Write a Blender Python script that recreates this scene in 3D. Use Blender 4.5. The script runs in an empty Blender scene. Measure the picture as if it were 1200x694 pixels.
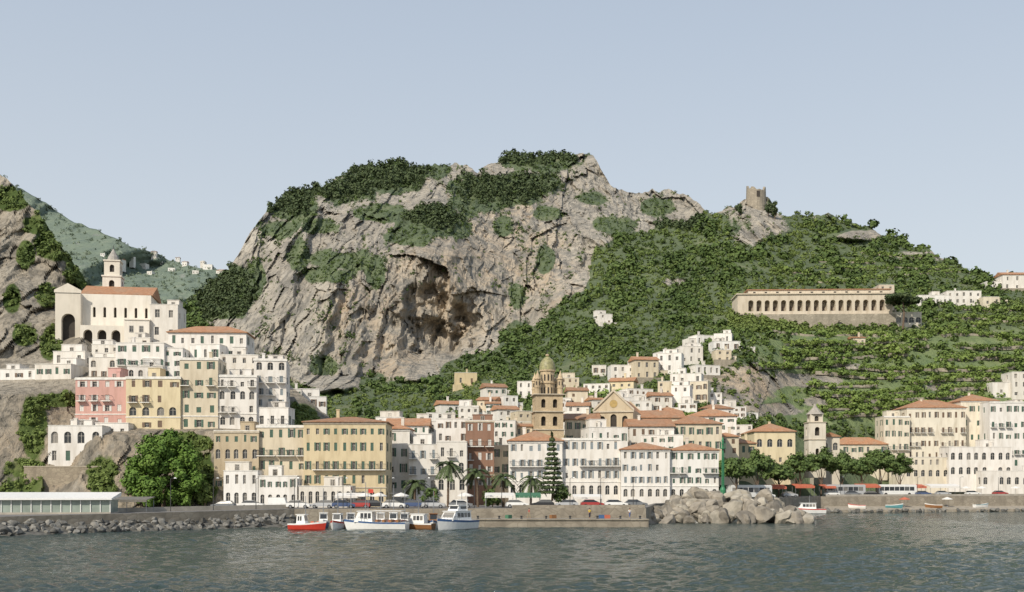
import bpy, bmesh, math, random
import numpy as np
from mathutils import Vector
random.seed(7); rng=np.random.default_rng(7)
S=bpy.context.scene; COL=S.collection
F=1287.0; HC=6.5; YH=572.0
def P(px,py,Y): return ((px-600)/F*Y, Y, HC+(YH-py)/F*Y)
R=math.radians
# ---------------------------------------------------------------- materials
def nd(t,typ,ins=None,**props):
    n=t.nodes.new(typ)
    for k,v in props.items(): setattr(n,k,v)
    for k,v in (ins or {}).items():
        if isinstance(v,bpy.types.NodeSocket): t.links.new(v,n.inputs[k])
        else:
            if isinstance(v,tuple) and len(v)==3 and n.inputs[k].type=='RGBA': v=(*v,1)
            n.inputs[k].default_value=v
    return n
def base(name,rough=.8):
    m=bpy.data.materials.new(name); m.use_nodes=True; t=m.node_tree
    b=t.nodes['Principled BSDF']; b.inputs['Roughness'].default_value=rough
    return m,t,b
def ramp(t,fac,stops):
    n=t.nodes.new('ShaderNodeValToRGB'); e=n.color_ramp.elements
    while len(e)<len(stops): e.new(.5)
    for q,(p,c) in zip(e,stops):
        q.position=p; q.color=(*c,1) if isinstance(c,tuple) else (c,c,c,1)
    t.links.new(fac,n.inputs[0]); return n.outputs[0]
def noise(t,scale,detail=4,vec=None,stretch=None,dist=0,rough=.55):
    if vec is None: vec=nd(t,'ShaderNodeTexCoord').outputs['Object']
    if stretch: vec=nd(t,'ShaderNodeMapping',{'Vector':vec,'Scale':stretch}).outputs[0]
    return nd(t,'ShaderNodeTexNoise',{'Vector':vec,'Scale':scale,'Detail':detail,'Distortion':dist,'Roughness':rough}).outputs['Fac']
def mix(t,f,a,b,mode='MIX'):
    return nd(t,'ShaderNodeMixRGB',{'Fac':f,'Color1':a,'Color2':b},blend_type=mode).outputs[0]
def bump(t,b,h,s,d):
    n=nd(t,'ShaderNodeBump',{'Height':h,'Strength':s,'Distance':d}); t.links.new(n.outputs[0],b.inputs['Normal'])
def simple(name,col,rough=.7,var=.18,scale=1.5,bmp=0,metal=0):
    m,t,b=base(name,rough); n=noise(t,scale,5)
    lo=tuple(c*(1-var) for c in col); hi=tuple(min(1,c*(1+var)) for c in col)
    t.links.new(ramp(t,n,[(.3,lo),(.7,hi)]),b.inputs['Base Color']); b.inputs['Metallic'].default_value=metal
    if bmp: bump(t,b,noise(t,scale*4,6),bmp,.05)
    return m
def wallmat(name,col,dirt=.65):
    m,t,b=base(name,.9)
    oi=nd(t,'ShaderNodeObjectInfo').outputs['Random']
    vec=nd(t,'ShaderNodeTexCoord').outputs['Object']
    off=nd(t,'ShaderNodeVectorMath',{0:vec},operation='ADD'); cx=nd(t,'ShaderNodeMath',{0:oi,1:90.},operation='MULTIPLY')
    t.links.new(cx.outputs[0],off.inputs[1]); v=off.outputs[0]
    s=noise(t,.9,6,v,(1,1,.2)); l=noise(t,.25,4,v)
    d=tuple(c*k for c,k in zip(col,(.62,.58,.52)))
    c1=mix(t,ramp(t,s,[(.45,0.),(.74,dirt)]),tuple(col),d)
    c2=mix(t,ramp(t,l,[(.44,0.),(.74,.36)]),c1,tuple(c*.76 for c in col))
    hv=ramp(t,oi,[(0,(.88,.85,.80)),(.5,(.98,.96,.94)),(1,(1.,1.,1.))])
    c3=mix(t,1.0,c2,hv,'MULTIPLY')
    t.links.new(c3,b.inputs['Base Color']); bump(t,b,noise(t,6,4,v),.3,.03)
    return m
WALL={k:wallmat('plaster_'+k,c) for k,c in dict(white=(.785,.77,.735),cream=(.69,.625,.495),ivory=(.74,.69,.575),yellow=(.71,.625,.43),pink=(.62,.38,.34),
      tan=(.55,.47,.34),ochre=(.63,.54,.36),redbrown=(.30,.18,.13),pale=(.68,.63,.535),weathered=(.645,.58,.475)).items()}
def stonemat(name,c1,c2,sc=1.2,mortar=(.2,.17,.13)):
    m,t,b=base(name,.9); vec=nd(t,'ShaderNodeTexCoord').outputs['Object']
    mp=nd(t,'ShaderNodeMapping',{'Vector':vec,'Scale':(1,1,1.7)}).outputs[0]
    vo=nd(t,'ShaderNodeTexVoronoi',{'Vector':mp,'Scale':sc}); ve=nd(t,'ShaderNodeTexVoronoi',{'Vector':mp,'Scale':sc},feature='DISTANCE_TO_EDGE')
    f=nd(t,'ShaderNodeSeparateColor',{'Color':vo.outputs['Color']}).outputs[0]
    c=mix(t,f,c1,c2); c=mix(t,ramp(t,ve.outputs['Distance'],[(0,.8),(.08,0.)]),c,mortar)
    c=mix(t,ramp(t,noise(t,.3,5),[(.35,.0),(.7,.6)]),c,tuple(k*.6 for k in c1))
    c=mix(t,ramp(t,noise(t,.5,5,None,(1,1,.15)),[(.45,.0),(.7,.5)]),c,tuple(k*.5 for k in c2))
    t.links.new(c,b.inputs['Base Color']); bump(t,b,ve.outputs['Distance'],.5,.1); return m
STONE=stonemat('tan_masonry',(.40,.34,.25),(.30,.25,.185)); WALL['stone']=STONE
GREYSTONE=stonemat('grey_masonry',(.42,.37,.29),(.30,.265,.21),.9)
TERRSTONE=stonemat('terrace_masonry',(.46,.41,.325),(.33,.295,.23),.9)
QUAYSTONE=stonemat('quay_masonry',(.36,.32,.255),(.27,.235,.185),.7)
def roofmat():
    m,t,b=base('terracotta_tiles',.85); vec=nd(t,'ShaderNodeTexCoord').outputs['Object']
    oi=nd(t,'ShaderNodeObjectInfo').outputs['Random']
    c=ramp(t,noise(t,1.6,6),[(.3,(.38,.18,.09)),(.55,(.52,.26,.135)),(.75,(.58,.36,.22))])
    c=mix(t,ramp(t,noise(t,.35,4),[(.45,0.),(.75,.55)]),c,(.38,.29,.20))
    c=mix(t,1.,c,ramp(t,oi,[(0,(.76,.8,.85)),(1,(1.,1.,1.))]),'MULTIPLY')
    w=nd(t,'ShaderNodeTexWave',{'Vector':vec,'Scale':1.3,'Distortion':.6},bands_direction='X').outputs['Fac']
    t.links.new(mix(t,.22,c,w,'MULTIPLY'),b.inputs['Base Color']); bump(t,b,w,.6,.08); return m
ROOF=roofmat(); FLAT=simple('flat_roof_screed',(.42,.36,.30),.9,.25,.8)
TRIM=simple('white_trim',(.72,.70,.65),.8); STONETRIM=simple('stone_trim',(.50,.44,.345),.85)
def glassmat():
    m,t,b=base('window_glass',.15); oi=nd(t,'ShaderNodeObjectInfo').outputs['Random']
    t.links.new(ramp(t,oi,[(0,(.02,.024,.027)),(.55,(.045,.05,.055)),(.8,(.11,.11,.105)),(1,(.28,.26,.23))]),b.inputs['Base Color']); return m
GLASS=glassmat(); WFRAME=simple('painted_window_frame',(.5,.47,.42),.6)
SHUT={'green':simple('green_shutter_paint',(.06,.12,.085),.6,.3,3),'brown':simple('brown_shutter_paint',(.16,.105,.07),.6,.3,3),
      'grey':simple('blue_grey_shutter_paint',(.24,.28,.30),.6,.25,3),'white':simple('white_shutter_paint',(.62,.6,.56),.6)}
DOORM=simple('dark_timber_door',(.10,.07,.05),.6,.3,3)
IRON=simple('dark_iron',(.05,.05,.05),.5); GREYMETAL=simple('grey_metal',(.3,.31,.32),.45,.1,3,0,.6)
BARK=simple('bark',(.14,.10,.07),.95,.3,3,.5)
def leafmat(name,lo,hi,sc=.35):
    m,t,b=base(name,.65); n=noise(t,sc,5); f=noise(t,sc*9,2)
    c=ramp(t,n,[(.32,lo),(.68,hi)]); c=mix(t,ramp(t,f,[(.3,.0),(.75,.4)]),c,tuple(x*1.4 for x in hi))
    t.links.new(c,b.inputs['Base Color']); b.inputs['Specular IOR Level'].default_value=.2; return m
LEAF_DARK=leafmat('dark_pine_foliage',(.036,.056,.026),(.078,.105,.042))
LEAF_HILL=leafmat('hillside_foliage',(.058,.094,.026),(.150,.195,.052),.016)
LEAF_WOOD=leafmat('hillside_tree_foliage',(.042,.072,.020),(.100,.145,.040),.03)
LEAF_TERR=leafmat('terrace_foliage',(.080,.13,.032),(.18,.24,.062),.05)
LEAF_BRIGHT=leafmat('bright_green_foliage',(.055,.115,.020),(.13,.21,.04),.5)
LEAF_PALM=leafmat('palm_foliage',(.04,.06,.025),(.09,.12,.05),.6)
LEAF_SEA=leafmat('seafront_foliage',(.052,.092,.028),(.12,.17,.052),.3)
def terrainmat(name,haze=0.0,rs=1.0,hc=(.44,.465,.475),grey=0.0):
    m,t,b=base(name,.95); at=nd(t,'ShaderNodeVertexColor',layer_name='mask').outputs[0]
    sep=nd(t,'ShaderNodeSeparateColor',{'Color':at})
    n1=noise(t,.022*rs,9,None,(1,1,.6),.2,.64); n2=noise(t,.085*rs,8,None,(1,1,.11),.15,.62); n3=noise(t,.30*rs,8,None,(1,1,.5),0,.68); n5=noise(t,.28*rs,6,None,(1,1,.07),.1,.6)
    rock=ramp(t,n1,[(.30,(.26,.235,.195)),(.48,(.37,.335,.275)),(.68,(.48,.44,.365))])
    och=ramp(t,n1,[(.32,(.36,.265,.17)),(.55,(.48,.375,.255)),(.75,(.54,.455,.345))])
    oo=nd(t,'ShaderNodeMath',{0:sep.outputs[1],1:.18},operation='ADD').outputs[0]
    of=nd(t,'ShaderNodeMath',{0:oo,1:ramp(t,n2,[(.38,.1),(.62,.9)])},operation='MULTIPLY').outputs[0]
    rock=mix(t,of,rock,och)
    rock=mix(t,ramp(t,n2,[(.38,.8),(.49,.0)]),rock,(.17,.155,.13))
    rock=mix(t,ramp(t,n5,[(.37,.75),(.48,.0)]),rock,(.15,.135,.11))
    rock=mix(t,ramp(t,n5,[(.57,.0),(.72,.35)]),rock,(.57,.53,.455))
    rock=mix(t,ramp(t,n3,[(.36,.75),(.46,.0)]),rock,(.125,.115,.095))
    rock=mix(t,ramp(t,n3,[(.57,.0),(.72,.45)]),rock,(.57,.53,.46))
    if grey: rock=mix(t,grey,rock,(.15,.135,.11))
    veg=ramp(t,noise(t,.06*rs,6),[(.35,(.056,.086,.026)),(.6,(.100,.135,.042)),(.80,(.19,.19,.10))])
    ter=ramp(t,noise(t,.12*rs,6),[(.35,(.10,.155,.043)),(.58,(.165,.215,.066)),(.76,(.29,.265,.175))])
    veg=mix(t,sep.outputs[2],veg,ter)
    s=nd(t,'ShaderNodeMath',{0:n3,1:.7},operation='MULTIPLY').outputs[0]
    s=nd(t,'ShaderNodeMath',{0:s,1:sep.outputs[0]},operation='ADD').outputs[0]
    c=mix(t,ramp(t,s,[(.66,0.),(.84,1.)]),rock,veg)
    if haze: c=mix(t,haze,c,hc)  # aerial haze painted into the base colour as a pale bluish tint
    t.links.new(c,b.inputs['Base Color']); b.inputs['Specular IOR Level'].default_value=.1
    h=nd(t,'ShaderNodeMath',{0:n3,1:n5},operation='ADD').outputs[0]
    bump(t,b,h,.85,2.2/rs); return m
# ---------------------------------------------------------------- mesh builder
class MB:
    def __init__(s): s.v=[]; s.f=[]; s.m=[]
    def poly(s,pts,mi=0):
        i=len(s.v); s.v+= [tuple(p) for p in pts]; s.f.append(tuple(range(i,i+len(pts)))); s.m.append(mi)
    def hexa(s,p,mi=0):   # 8 pts: bottom 4 ccw, top 4 ccw
        i=len(s.v); s.v+=[tuple(q) for q in p]
        for a in ((3,2,1,0),(4,5,6,7),(0,1,5,4),(1,2,6,5),(2,3,7,6),(3,0,4,7)):
            s.f.append(tuple(i+k for k in a)); s.m.append(mi)
    def box(s,x0,x1,y0,y1,z0,z1,mi=0):
        s.hexa([(x0,y0,z0),(x1,y0,z0),(x1,y1,z0),(x0,y1,z0),(x0,y0,z1),(x1,y0,z1),(x1,y1,z1),(x0,y1,z1)],mi)
    def cyl(s,p0,p1,r0,r1=None,n=8,mi=0,cap=True):
        r1=r0 if r1 is None else r1; p0=Vector(p0); p1=Vector(p1); d=(p1-p0).normalized()
        a=d.orthogonal().normalized(); b=d.cross(a); i=len(s.v)
        for p,r in ((p0,r0),(p1,r1)):
            for k in range(n):
                q=2*math.pi*k/n; s.v.append(tuple(p+(a*math.cos(q)+b*math.sin(q))*r))
        for k in range(n): s.f.append((i+k,i+(k+1)%n,i+n+(k+1)%n,i+n+k)); s.m.append(mi)
        if cap:
            s.f.append(tuple(i+k for k in range(n))[::-1]); s.m.append(mi); s.f.append(tuple(i+n+k for k in range(n))); s.m.append(mi)
    def lathe(s,prof,n=16,cx=0,cy=0,mi=0,ph=0):
        i=len(s.v)
        for r,z in prof:
            for k in range(n):
                q=2*math.pi*k/n+ph; s.v.append((cx+r*math.cos(q),cy+r*math.sin(q),z))
        for j in range(len(prof)-1):
            for k in range(n): s.f.append((i+j*n+k,i+j*n+(k+1)%n,i+(j+1)*n+(k+1)%n,i+(j+1)*n+k)); s.m.append(mi)
    def mesh(s,name,mats):
        me=bpy.data.meshes.new(name); me.from_pydata(s.v,[],s.f)
        for m in (mats if isinstance(mats,(list,tuple)) else [mats]): me.materials.append(m)
        if any(s.m): me.polygons.foreach_set('material_index',s.m)
        return me
    def build(s,name,mats,parent=None,loc=(0,0,0),rz=0,smooth=False):
        me=s.mesh(name,mats)
        if smooth: me.polygons.foreach_set('use_smooth',[True]*len(me.polygons))
        return put(name,me,parent,loc,rz)
def put(name,me,parent=None,loc=(0,0,0),rz=0):
    o=bpy.data.objects.new(name,me); COL.objects.link(o); o.parent=parent; o.location=loc; o.rotation_euler=(0,0,rz); return o
def tag(o,label=None,cat=None,group=None,kind=None):
    for k,v in (('label',label),('category',cat),('group',group),('kind',kind)):
        if v: o[k]=v
    return o
def thing(name,label,cat,loc,rz=0,group=None): return tag(put(name,None,None,loc,rz),label,cat,group)
def npmesh(name,V,Q,mat):
    me=bpy.data.meshes.new(name); k=Q.shape[1]
    me.vertices.add(len(V)); me.vertices.foreach_set('co',np.ascontiguousarray(V,dtype=np.float32).ravel())
    me.loops.add(Q.size); me.loops.foreach_set('vertex_index',np.ascontiguousarray(Q,dtype=np.int32).ravel())
    me.polygons.add(len(Q)); me.polygons.foreach_set('loop_start',np.arange(0,Q.size,k,dtype=np.int32))
    me.update(calc_edges=True); me.materials.append(mat); return me
# ---------------------------------------------------------------- numpy noise
def hsh(i,j,k,s=0):
    n=np.sin(i*127.1+j*311.7+k*74.7+s*53.3)*43758.5453; return n-np.floor(n)
def vn(x,y,z,s=0):
    ix,iy,iz=np.floor(x),np.floor(y),np.floor(z); fx,fy,fz=x-ix,y-iy,z-iz
    ux,uy,uz=[f*f*f*(f*(f*6-15)+10) for f in (fx,fy,fz)]
    r=0
    for a in (0,1):
        for b in (0,1):
            for c in (0,1):
                r=r+hsh(ix+a,iy+b,iz+c,s)*(ux if a else 1-ux)*(uy if b else 1-uy)*(uz if c else 1-uz)
    return r*2-1
def fbm(x,y,z,o=4,s=0):
    r=0;a=.5
    for i in range(o): r=r+a*vn(x,y,z,s+i); x,y,z=x*2.03,y*2.03,z*2.03; a*=.5
    return r
def cell(x,z,s):   # faceted blocks: nearest cell gives an offset and a tilted plane
    ix,iz=np.floor(x),np.floor(z); best=np.full(np.shape(x),1e9); val=np.zeros(np.shape(x))
    for a in(-1,0,1):
        for b in(-1,0,1):
            cx,cz=ix+a,iz+b; dx=cx+hsh(cx,cz,1.,s)-x; dz=cz+hsh(cx,cz,2.,s)-z; d=dx*dx+dz*dz; m=d<best
            val=np.where(m,(hsh(cx,cz,3.,s)-.5)*1.6+dx*(hsh(cx,cz,4.,s)-.5)*2.6+dz*(hsh(cx,cz,5.,s)-.35)*2.0,val); best=np.where(m,d,best)
    return val
def sst(a,b,x):
    t=np.clip((x-a)/(b-a),0,1); return t*t*(3-2*t)
def ell(px,py,L,soft=.5):
    r=np.zeros_like(px)
    for cx,cy,rx,ry in L:
        d=np.sqrt(((px-cx)/rx)**2+((py-cy)/ry)**2); r=np.maximum(r,1-sst(1-soft,1+soft,d))
    return r
def depth(cols,px,py):
    ks=sorted(cols); Ys=[np.interp(-py,[-a for a,_ in cols[k]],[b for _,b in cols[k]]) for k in ks]
    r=Ys[0].copy()
    for i in range(len(ks)-1):
        w=sst(ks[i],ks[i+1],px); m=px>=ks[i]; r=np.where(m,Ys[i]*(1-w)+Ys[i+1]*w,r)
    return r
# ---------------------------------------------------------------- terrain definitions
RB=[(150,420),(190,380),(225,348),(248,335),(265,322),(280,296),(288,280),(300,262),(320,240),(345,224),(375,217),(400,208),(425,195),(460,193),(500,197),(520,192),(545,195),(560,204),(580,190),(610,182),(650,178),(675,182),(695,181),(707,203),(720,218),(745,226),(780,226),(805,226),(820,236),(828,248),(848,247),(860,242),(870,235),(884,232),(900,235),(910,246),(922,252),(940,254),(970,249),(1000,264),(1040,276),(1080,290),(1120,306),(1150,322),(1180,328),(1260,345),(1420,390)]
CB={150:[(600,300),(480,430),(400,560),(345,640),(200,700)],
300:[(600,262),(490,360),(455,470),(430,505),(280,620),(200,720)],
400:[(600,245),(500,330),(472,410),(440,490),(320,560),(255,630),(190,780)],
500:[(600,240),(505,320),(470,395),(440,465),(420,505),(300,560),(250,640),(190,780)],
600:[(600,238),(510,300),(450,395),(420,465),(385,530),(300,590),(225,690),(170,820)],
700:[(600,238),(510,300),(450,370),(400,440),(330,560),(280,640),(230,710),(180,790)],
800:[(600,245),(510,300),(440,365),(400,415),(320,560),(250,700),(220,760)],
870:[(600,270),(520,325),(480,350),(425,375),(400,400),(380,440),(372,450),(300,560),(240,680)],
950:[(600,330),(530,350),(490,372),(400,425),(385,448),(372,460),(335,520),(250,680)],
1050:[(600,345),(550,365),(490,385),(400,430),(385,448),(372,462),(335,520),(270,680)],
1200:[(600,352),(550,372),(480,390),(400,440),(350,490),(310,620)],
1420:[(600,360),(480,400),(400,450),(340,600)]}
LINE=[(150,330),(225,335),(262,425),(340,455),(400,466),(450,450),(520,434),(560,412),(600,395),(650,368),(685,338),(700,290),(740,292),(770,266),(830,256),(1420,200)]
VEGE=[(460,208,44,17),(400,224,36,13),(345,240,26,16),(626,186,46,12),(592,222,54,17),(505,258,34,18),(478,278,26,11),(405,305,34,12),(385,322,30,9),(255,345,38,28),(330,270,18,10),(770,243,18,10),(690,232,18,7),(355,205,20,8),(300,330,10,20),(440,318,12,18),(560,238,30,14),(510,200,16,8),(350,300,10,16),(640,250,16,7),(720,262,22,9),(605,350,9,14),(640,305,8,13),(450,250,24,10),(375,265,20,8),(590,265,10,12),(380,430,14,10),(540,270,14,8)]
ROCKE=[(885,262,38,26),(872,453,52,32),(940,446,46,9),(965,470,36,7),(1010,276,32,6),(1080,300,35,6),(845,402,12,8),(1020,474,30,5),(1110,455,26,5),(905,480,40,10),(790,330,14,5),(1130,420,22,4),(1000,430,20,4)]
CAVE=[(514,394,44,34)]
def rockB(px,py):
    l=np.interp(px,[a for a,_ in LINE],[b for _,b in LINE])+fbm(px*.03,py*.03,px*0,3,5)*26
    r=1-sst(-9,9,py-l); return np.maximum(r,ell(px,py,ROCKE,.45)*.9)
def vegB(px,py):
    n=fbm(px*.05,py*.06,px*0,4,9)*1.1
    e=ell(px,py,VEGE,.6)
    v=np.maximum(1-rockB(px,py),e); thin=.26*(vn(px*.09+2*vn(px*.02,py*.02,px*0,8),py*.05,px*0,3)>.16)*(py<430)*(1-ell(px,py,[(513,385,75,55)],.3))
    return np.clip(v+n*.6*np.minimum(1,4*v*(1-v)+.36)*(1-.8*ell(px,py,CAVE,.3))+thin-.02,0,1)
def terrB(px,py): return sst(868,900,px)*sst(380,392,py)*(1-sst(495,510,py))
def TB(px,py):
    Y=depth(CB,px,py); X=(px-600)/F*Y; Z=(YH-py)/F*Y
    r=rockB(px,py)*(1-.62*sst(815,835,px)*sst(365,385,py)); a=.08+.92*r
    near=1-sst(430,470,py)*(1-r)
    cav=1-.3*ell(px,py,CAVE,.4)
    w=fbm(X*.03,Z*.03,Y*0,3,2)*9; w2=fbm(X*.1,Z*.1,Y*0,3,21)*5
    big=fbm(X*.011,Z*.006,Y*0,3,11); n2=1-2*np.abs(vn((X+w)*.03,Z*.005,Y*.01,12)); n4=fbm(X*.3,Z*.13,Y*0,3,14); n6=1-2*np.abs(vn((X+w2)*.12,Z*.015,Y*.01,18)); n7=1-2*np.abs(vn((X+w2)*.27,Z*.03,Y*.01,19))
    c1=cell((X+w)*.034,(Z+w)*.009,3); c2=cell((X+w2)*.08,(Z+w2)*.024,4); c3=cell((X+w2*.6)*.20,(Z+w2*.6)*.07,5)
    d=-big*40-(n2*10+n6*4.5+c1*6+c2*3.8+c3*2.3)*cav-n7*1.3-n4*4
    Y=Y+d*a*np.clip(near,.06,1)
    j=fbm(px*.035,py*.035,px*0,4,6); j2=fbm(px*.07,py*.07,px*0,4,4)
    q=np.sqrt(((px-509)/56)**2+((py-390)/np.where(py<390,46,44))**2)+j*.45; Y=Y+14*(1-sst(.6,1.2,q))
    q=np.sqrt(((px-513)/40)**2+((py-402)/np.where(py<402,34,20))**2)+j2*.5; Y=Y+13*(1-sst(.62,1.02,q))
    q=np.sqrt(((px-522)/25)**2+((py-406)/np.where(py<406,22,11))**2)+j2*.5; Y=Y+9*(1-sst(.5,1.05,q))
    return Y
RA=[(-160,105),(-60,165),(0,203),(14,212),(30,236),(45,250),(60,274),(85,303),(104,338),(120,366),(200,388),(290,404),(340,452),(385,486),(425,565)]
CA={-160:[(625,190),(590,204),(455,232),(420,250),(330,270),(100,330)],
0:[(625,190),(592,205),(560,209),(462,222),(452,232),(430,246),(420,252),(330,285),(200,335)],
120:[(625,190),(592,205),(510,214),(500,224),(445,233),(440,240),(412,257),(345,300)],
250:[(625,190),(595,206),(505,216),(500,227),(440,242),(400,262),(380,280)],
340:[(605,215),(500,232),(450,262)],425:[(600,225),(560,235),(480,265)]}
def rockA(px,py): return np.maximum((1-sst(95,112,px))*(1-sst(405,425,py)),.35*(1-sst(235,255,px))*sst(452,460,py))
def vegA(px,py):
    n=fbm(px*.05,py*.05,px*0,4,19)
    e=ell(px,py,[(15,232,22,14),(70,285,26,20),(92,318,16,22),(45,262,18,12),(40,500,16,38),(70,470,30,8),(30,560,26,22),(60,405,12,20),(120,560,18,24),(235,560,20,30),(110,350,12,12),(20,575,20,14),(350,520,30,40),(215,520,30,12),(30,300,10,16),(15,350,10,18),(55,345,12,14),(30,390,14,14)],.5)
    return np.clip(e+n*.7*(.3+e),0,1)
def TA(px,py):
    Y=depth(CA,px,py); X=(px-600)/F*Y; Z=(YH-py)/F*Y; r=rockA(px,py); w=fbm(X*.12,Z*.12,Y*0,3,35)*4
    d=-fbm(X*.05,Z*.03,Y*0,3,31)*9-fbm(X*.5,Z*.4,Y*0,3,33)*1.5-cell((X+w)*.10,(Z+w)*.036,7)*3.0-cell((X+w)*.24,(Z+w)*.10,8)*1.6-(1-2*np.abs(vn(X*.14,Z*.03,Y*0,36)))*2.4
    return Y+d*(.04+.96*r)
def T1(fn,px,py): return float(fn(np.array([float(px)]),np.array([float(py)]))[0])
def sheet(name,ridge,TF,vegf,chan,px0,px1,step,bot,nrow,mat,jit,back,flat=True):
    pxs=np.arange(px0,px1+step,step); rp=np.interp(pxs,[a for a,_ in ridge],[b for _,b in ridge])
    rp=rp+fbm(pxs*.06,pxs*0,pxs*0,5,41)*jit*2
    v=np.linspace(0,1,nrow)[:,None]; PY=bot+(rp[None,:]-bot)*v; PX=np.repeat(pxs[None,:],nrow,0)
    Y=TF(PX.ravel(),PY.ravel()).reshape(PX.shape)
    X=(PX-600)/F*Y; Z=HC+(YH-PY)/F*Y
    veg=vegf(PX.ravel(),PY.ravel()).reshape(PX.shape); g,bl=chan(PX,PY)
    Xs=[X];Ys=[Y];Zs=[Z];ms=[np.stack([veg,g,bl],-1)]
    for q in (.05,.15,.35,.65,1.0):
        Yb=Y[-1:]+back*q; Xs.append(X[-1:]*(Yb/Y[-1:])); Ys.append(Yb); Zs.append(Z[-1:]*(1-q**1.3)-2*q); ms.append(ms[0][-1:])
    X,Y,Z=[np.concatenate(a,0) for a in (Xs,Ys,Zs)]; mk=np.concatenate(ms,0)
    nr,nc=X.shape; V=np.stack([X,Y,Z],-1).reshape(-1,3)
    i=np.arange(nr*nc).reshape(nr,nc); Q=np.stack([i[:-1,:-1],i[:-1,1:],i[1:,1:],i[1:,:-1]],-1).reshape(-1,4)
    me=npmesh(name,V,Q,mat); me.polygons.foreach_set('use_smooth',np.full(len(Q),not flat))
    ca=me.color_attributes.new('mask','FLOAT_COLOR','POINT')
    ca.data.foreach_set('color',np.concatenate([mk.reshape(-1,3),np.ones((nr*nc,1))],1).astype(np.float32).ravel())
    o=put(name,me); o['kind']='structure'
    return V.reshape(nr,nc,3)[:nrow],veg,PX,PY
def chanB(PX,PY):
    o=ell(PX,PY,[(520,345,75,60),(600,290,60,60),(450,420,45,32),(420,370,36,36),(640,330,40,30),(870,455,50,35),(575,345,40,40)],.6)*.85; return o,terrB(PX,PY)
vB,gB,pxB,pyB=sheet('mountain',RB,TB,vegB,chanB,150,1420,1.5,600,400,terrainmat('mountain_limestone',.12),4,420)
vA,gA,pxA,pyA=sheet('headland',RA,TA,vegA,lambda a,b:(ell(a,b,[(120,540,160,60)],.5)*.6,a*0),-160,425,1.6,625,280,terrainmat('headland_rock',0,2.2,grey=.22),3,90)
RC=[(-120,170),(0,203),(20,218),(60,243),(100,266),(140,283),(180,298),(230,312),(265,318),(300,326),(420,345)]
CC={-120:[(420,1200),(330,1500),(150,2300)],420:[(420,1200),(330,1500),(150,2300)]}
def TC(px,py):
    Y=depth(CC,px,py); X=(px-600)/F*Y; return Y-fbm(X*.008,py*.02,Y*0,5,51)*160
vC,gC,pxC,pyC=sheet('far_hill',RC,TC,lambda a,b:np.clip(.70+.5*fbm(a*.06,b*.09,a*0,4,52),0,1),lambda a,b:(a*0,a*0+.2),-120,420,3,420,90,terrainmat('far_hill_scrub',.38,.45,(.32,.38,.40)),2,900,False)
# ---------------------------------------------------------------- foliage
def leafcloud(C,Rr,n,ls,seed=0,shell=.5):
    g=np.random.default_rng(seed); N=len(C)
    d=g.normal(size=(N,n,3)); d/=np.linalg.norm(d,axis=-1,keepdims=True)
    rad=shell+(1-shell)*g.random((N,n,1)); lump=1+.28*np.sin(d[...,0:1]*4+g.random((N,1,1))*6)*np.cos(d[...,2:3]*5+g.random((N,1,1))*6)
    pos=C[:,None,:]+d*rad*lump*Rr[:,None,:]
    nrm=d+g.normal(size=d.shape)*.35; nrm[...,2]+=.25; nrm/=np.linalg.norm(nrm,axis=-1,keepdims=True)
    a=np.cross(nrm,g.normal(size=d.shape)); a/=np.linalg.norm(a,axis=-1,keepdims=True); b=np.cross(nrm,a)
    s=(ls[:,None,None]*(.6+.8*g.random((N,n,1)))); a=a*s; b=b*s*.8
    V=np.stack([pos-a-b*.4,pos+a*.2-b,pos+a+b*.4,pos-a*.2+b],2).reshape(-1,3)
    return V,np.arange(len(V)).reshape(-1,4)
def scatter(name,label,verts,w,N,rlo,rhi,mat,n,seed,zsc=.85,cat='woodland',lift=.35):
    g=np.random.default_rng(seed); w=w.ravel().copy(); w/=w.sum(); idx=g.choice(len(w),N,p=w)
    C=verts.reshape(-1,3)[idx].copy(); s=(rlo+(rhi-rlo)*g.random(N)**1.8)*C[:,1]/F
    C+=g.normal(size=C.shape)*s[:,None]*.3; C[:,2]+=s*lift; C[:,1]-=s*.2
    Rr=np.stack([s*(.85+.4*g.random(N)),s,s*zsc*(.8+.5*g.random(N))],1)
    V,Q=leafcloud(C,Rr,n,s*.34,seed,.62); o=put(name,npmesh(name,V,Q,mat)); tag(o,label,cat,None,'stuff'); return o
notbuilt=1-np.maximum.reduce([ell(pxB,pyB,[(760,470,110,60),(650,500,120,30)],.25)*.7,sst(505,515,pyB),ell(pxB,pyB,[(955,352,95,10)],.2)])
terr=terrB(pxB,pyB); rkB=rockB(pxB.ravel(),pyB.ravel()).reshape(pxB.shape)
rt_=sst(880,960,pxB)
clump=sst(-.3,.2,fbm(pxB*.03,pyB*.04,pxB*0,3,61))
scatter('hillside_scrub','dense green scrub covering the mountain slope',vB,np.where(gB>.5,gB,0)*notbuilt*(1-.9*terr)*(1-.3*(pyB<260))*(rkB<.6)*(.45+.55*(1-clump))*(1-.25*rt_),8400,1.4,3.8,LEAF_HILL,38,3)
scatter('hillside_trees','clumps of darker trees rising from the green mountain slope',vB,np.where(gB>.55,gB,0)*notbuilt*(1-.88*terr)*(rkB<.6)*clump*(1-.35*rt_),4000,2.2,6.8,LEAF_WOOD,58,33,.95)
scatter('summit_pinewood','dark pine wood on the mountain top',vB,ell(pxB,pyB,[(460,206,40,14),(626,184,42,10),(592,222,50,14),(400,224,32,10),(345,238,24,12),(255,345,34,25),(510,255,28,12),(800,262,30,8)],.6)*(gB>.4),1700,2.2,4.8,LEAF_DARK,46,4,1.1,'woodland',.75)
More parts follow.
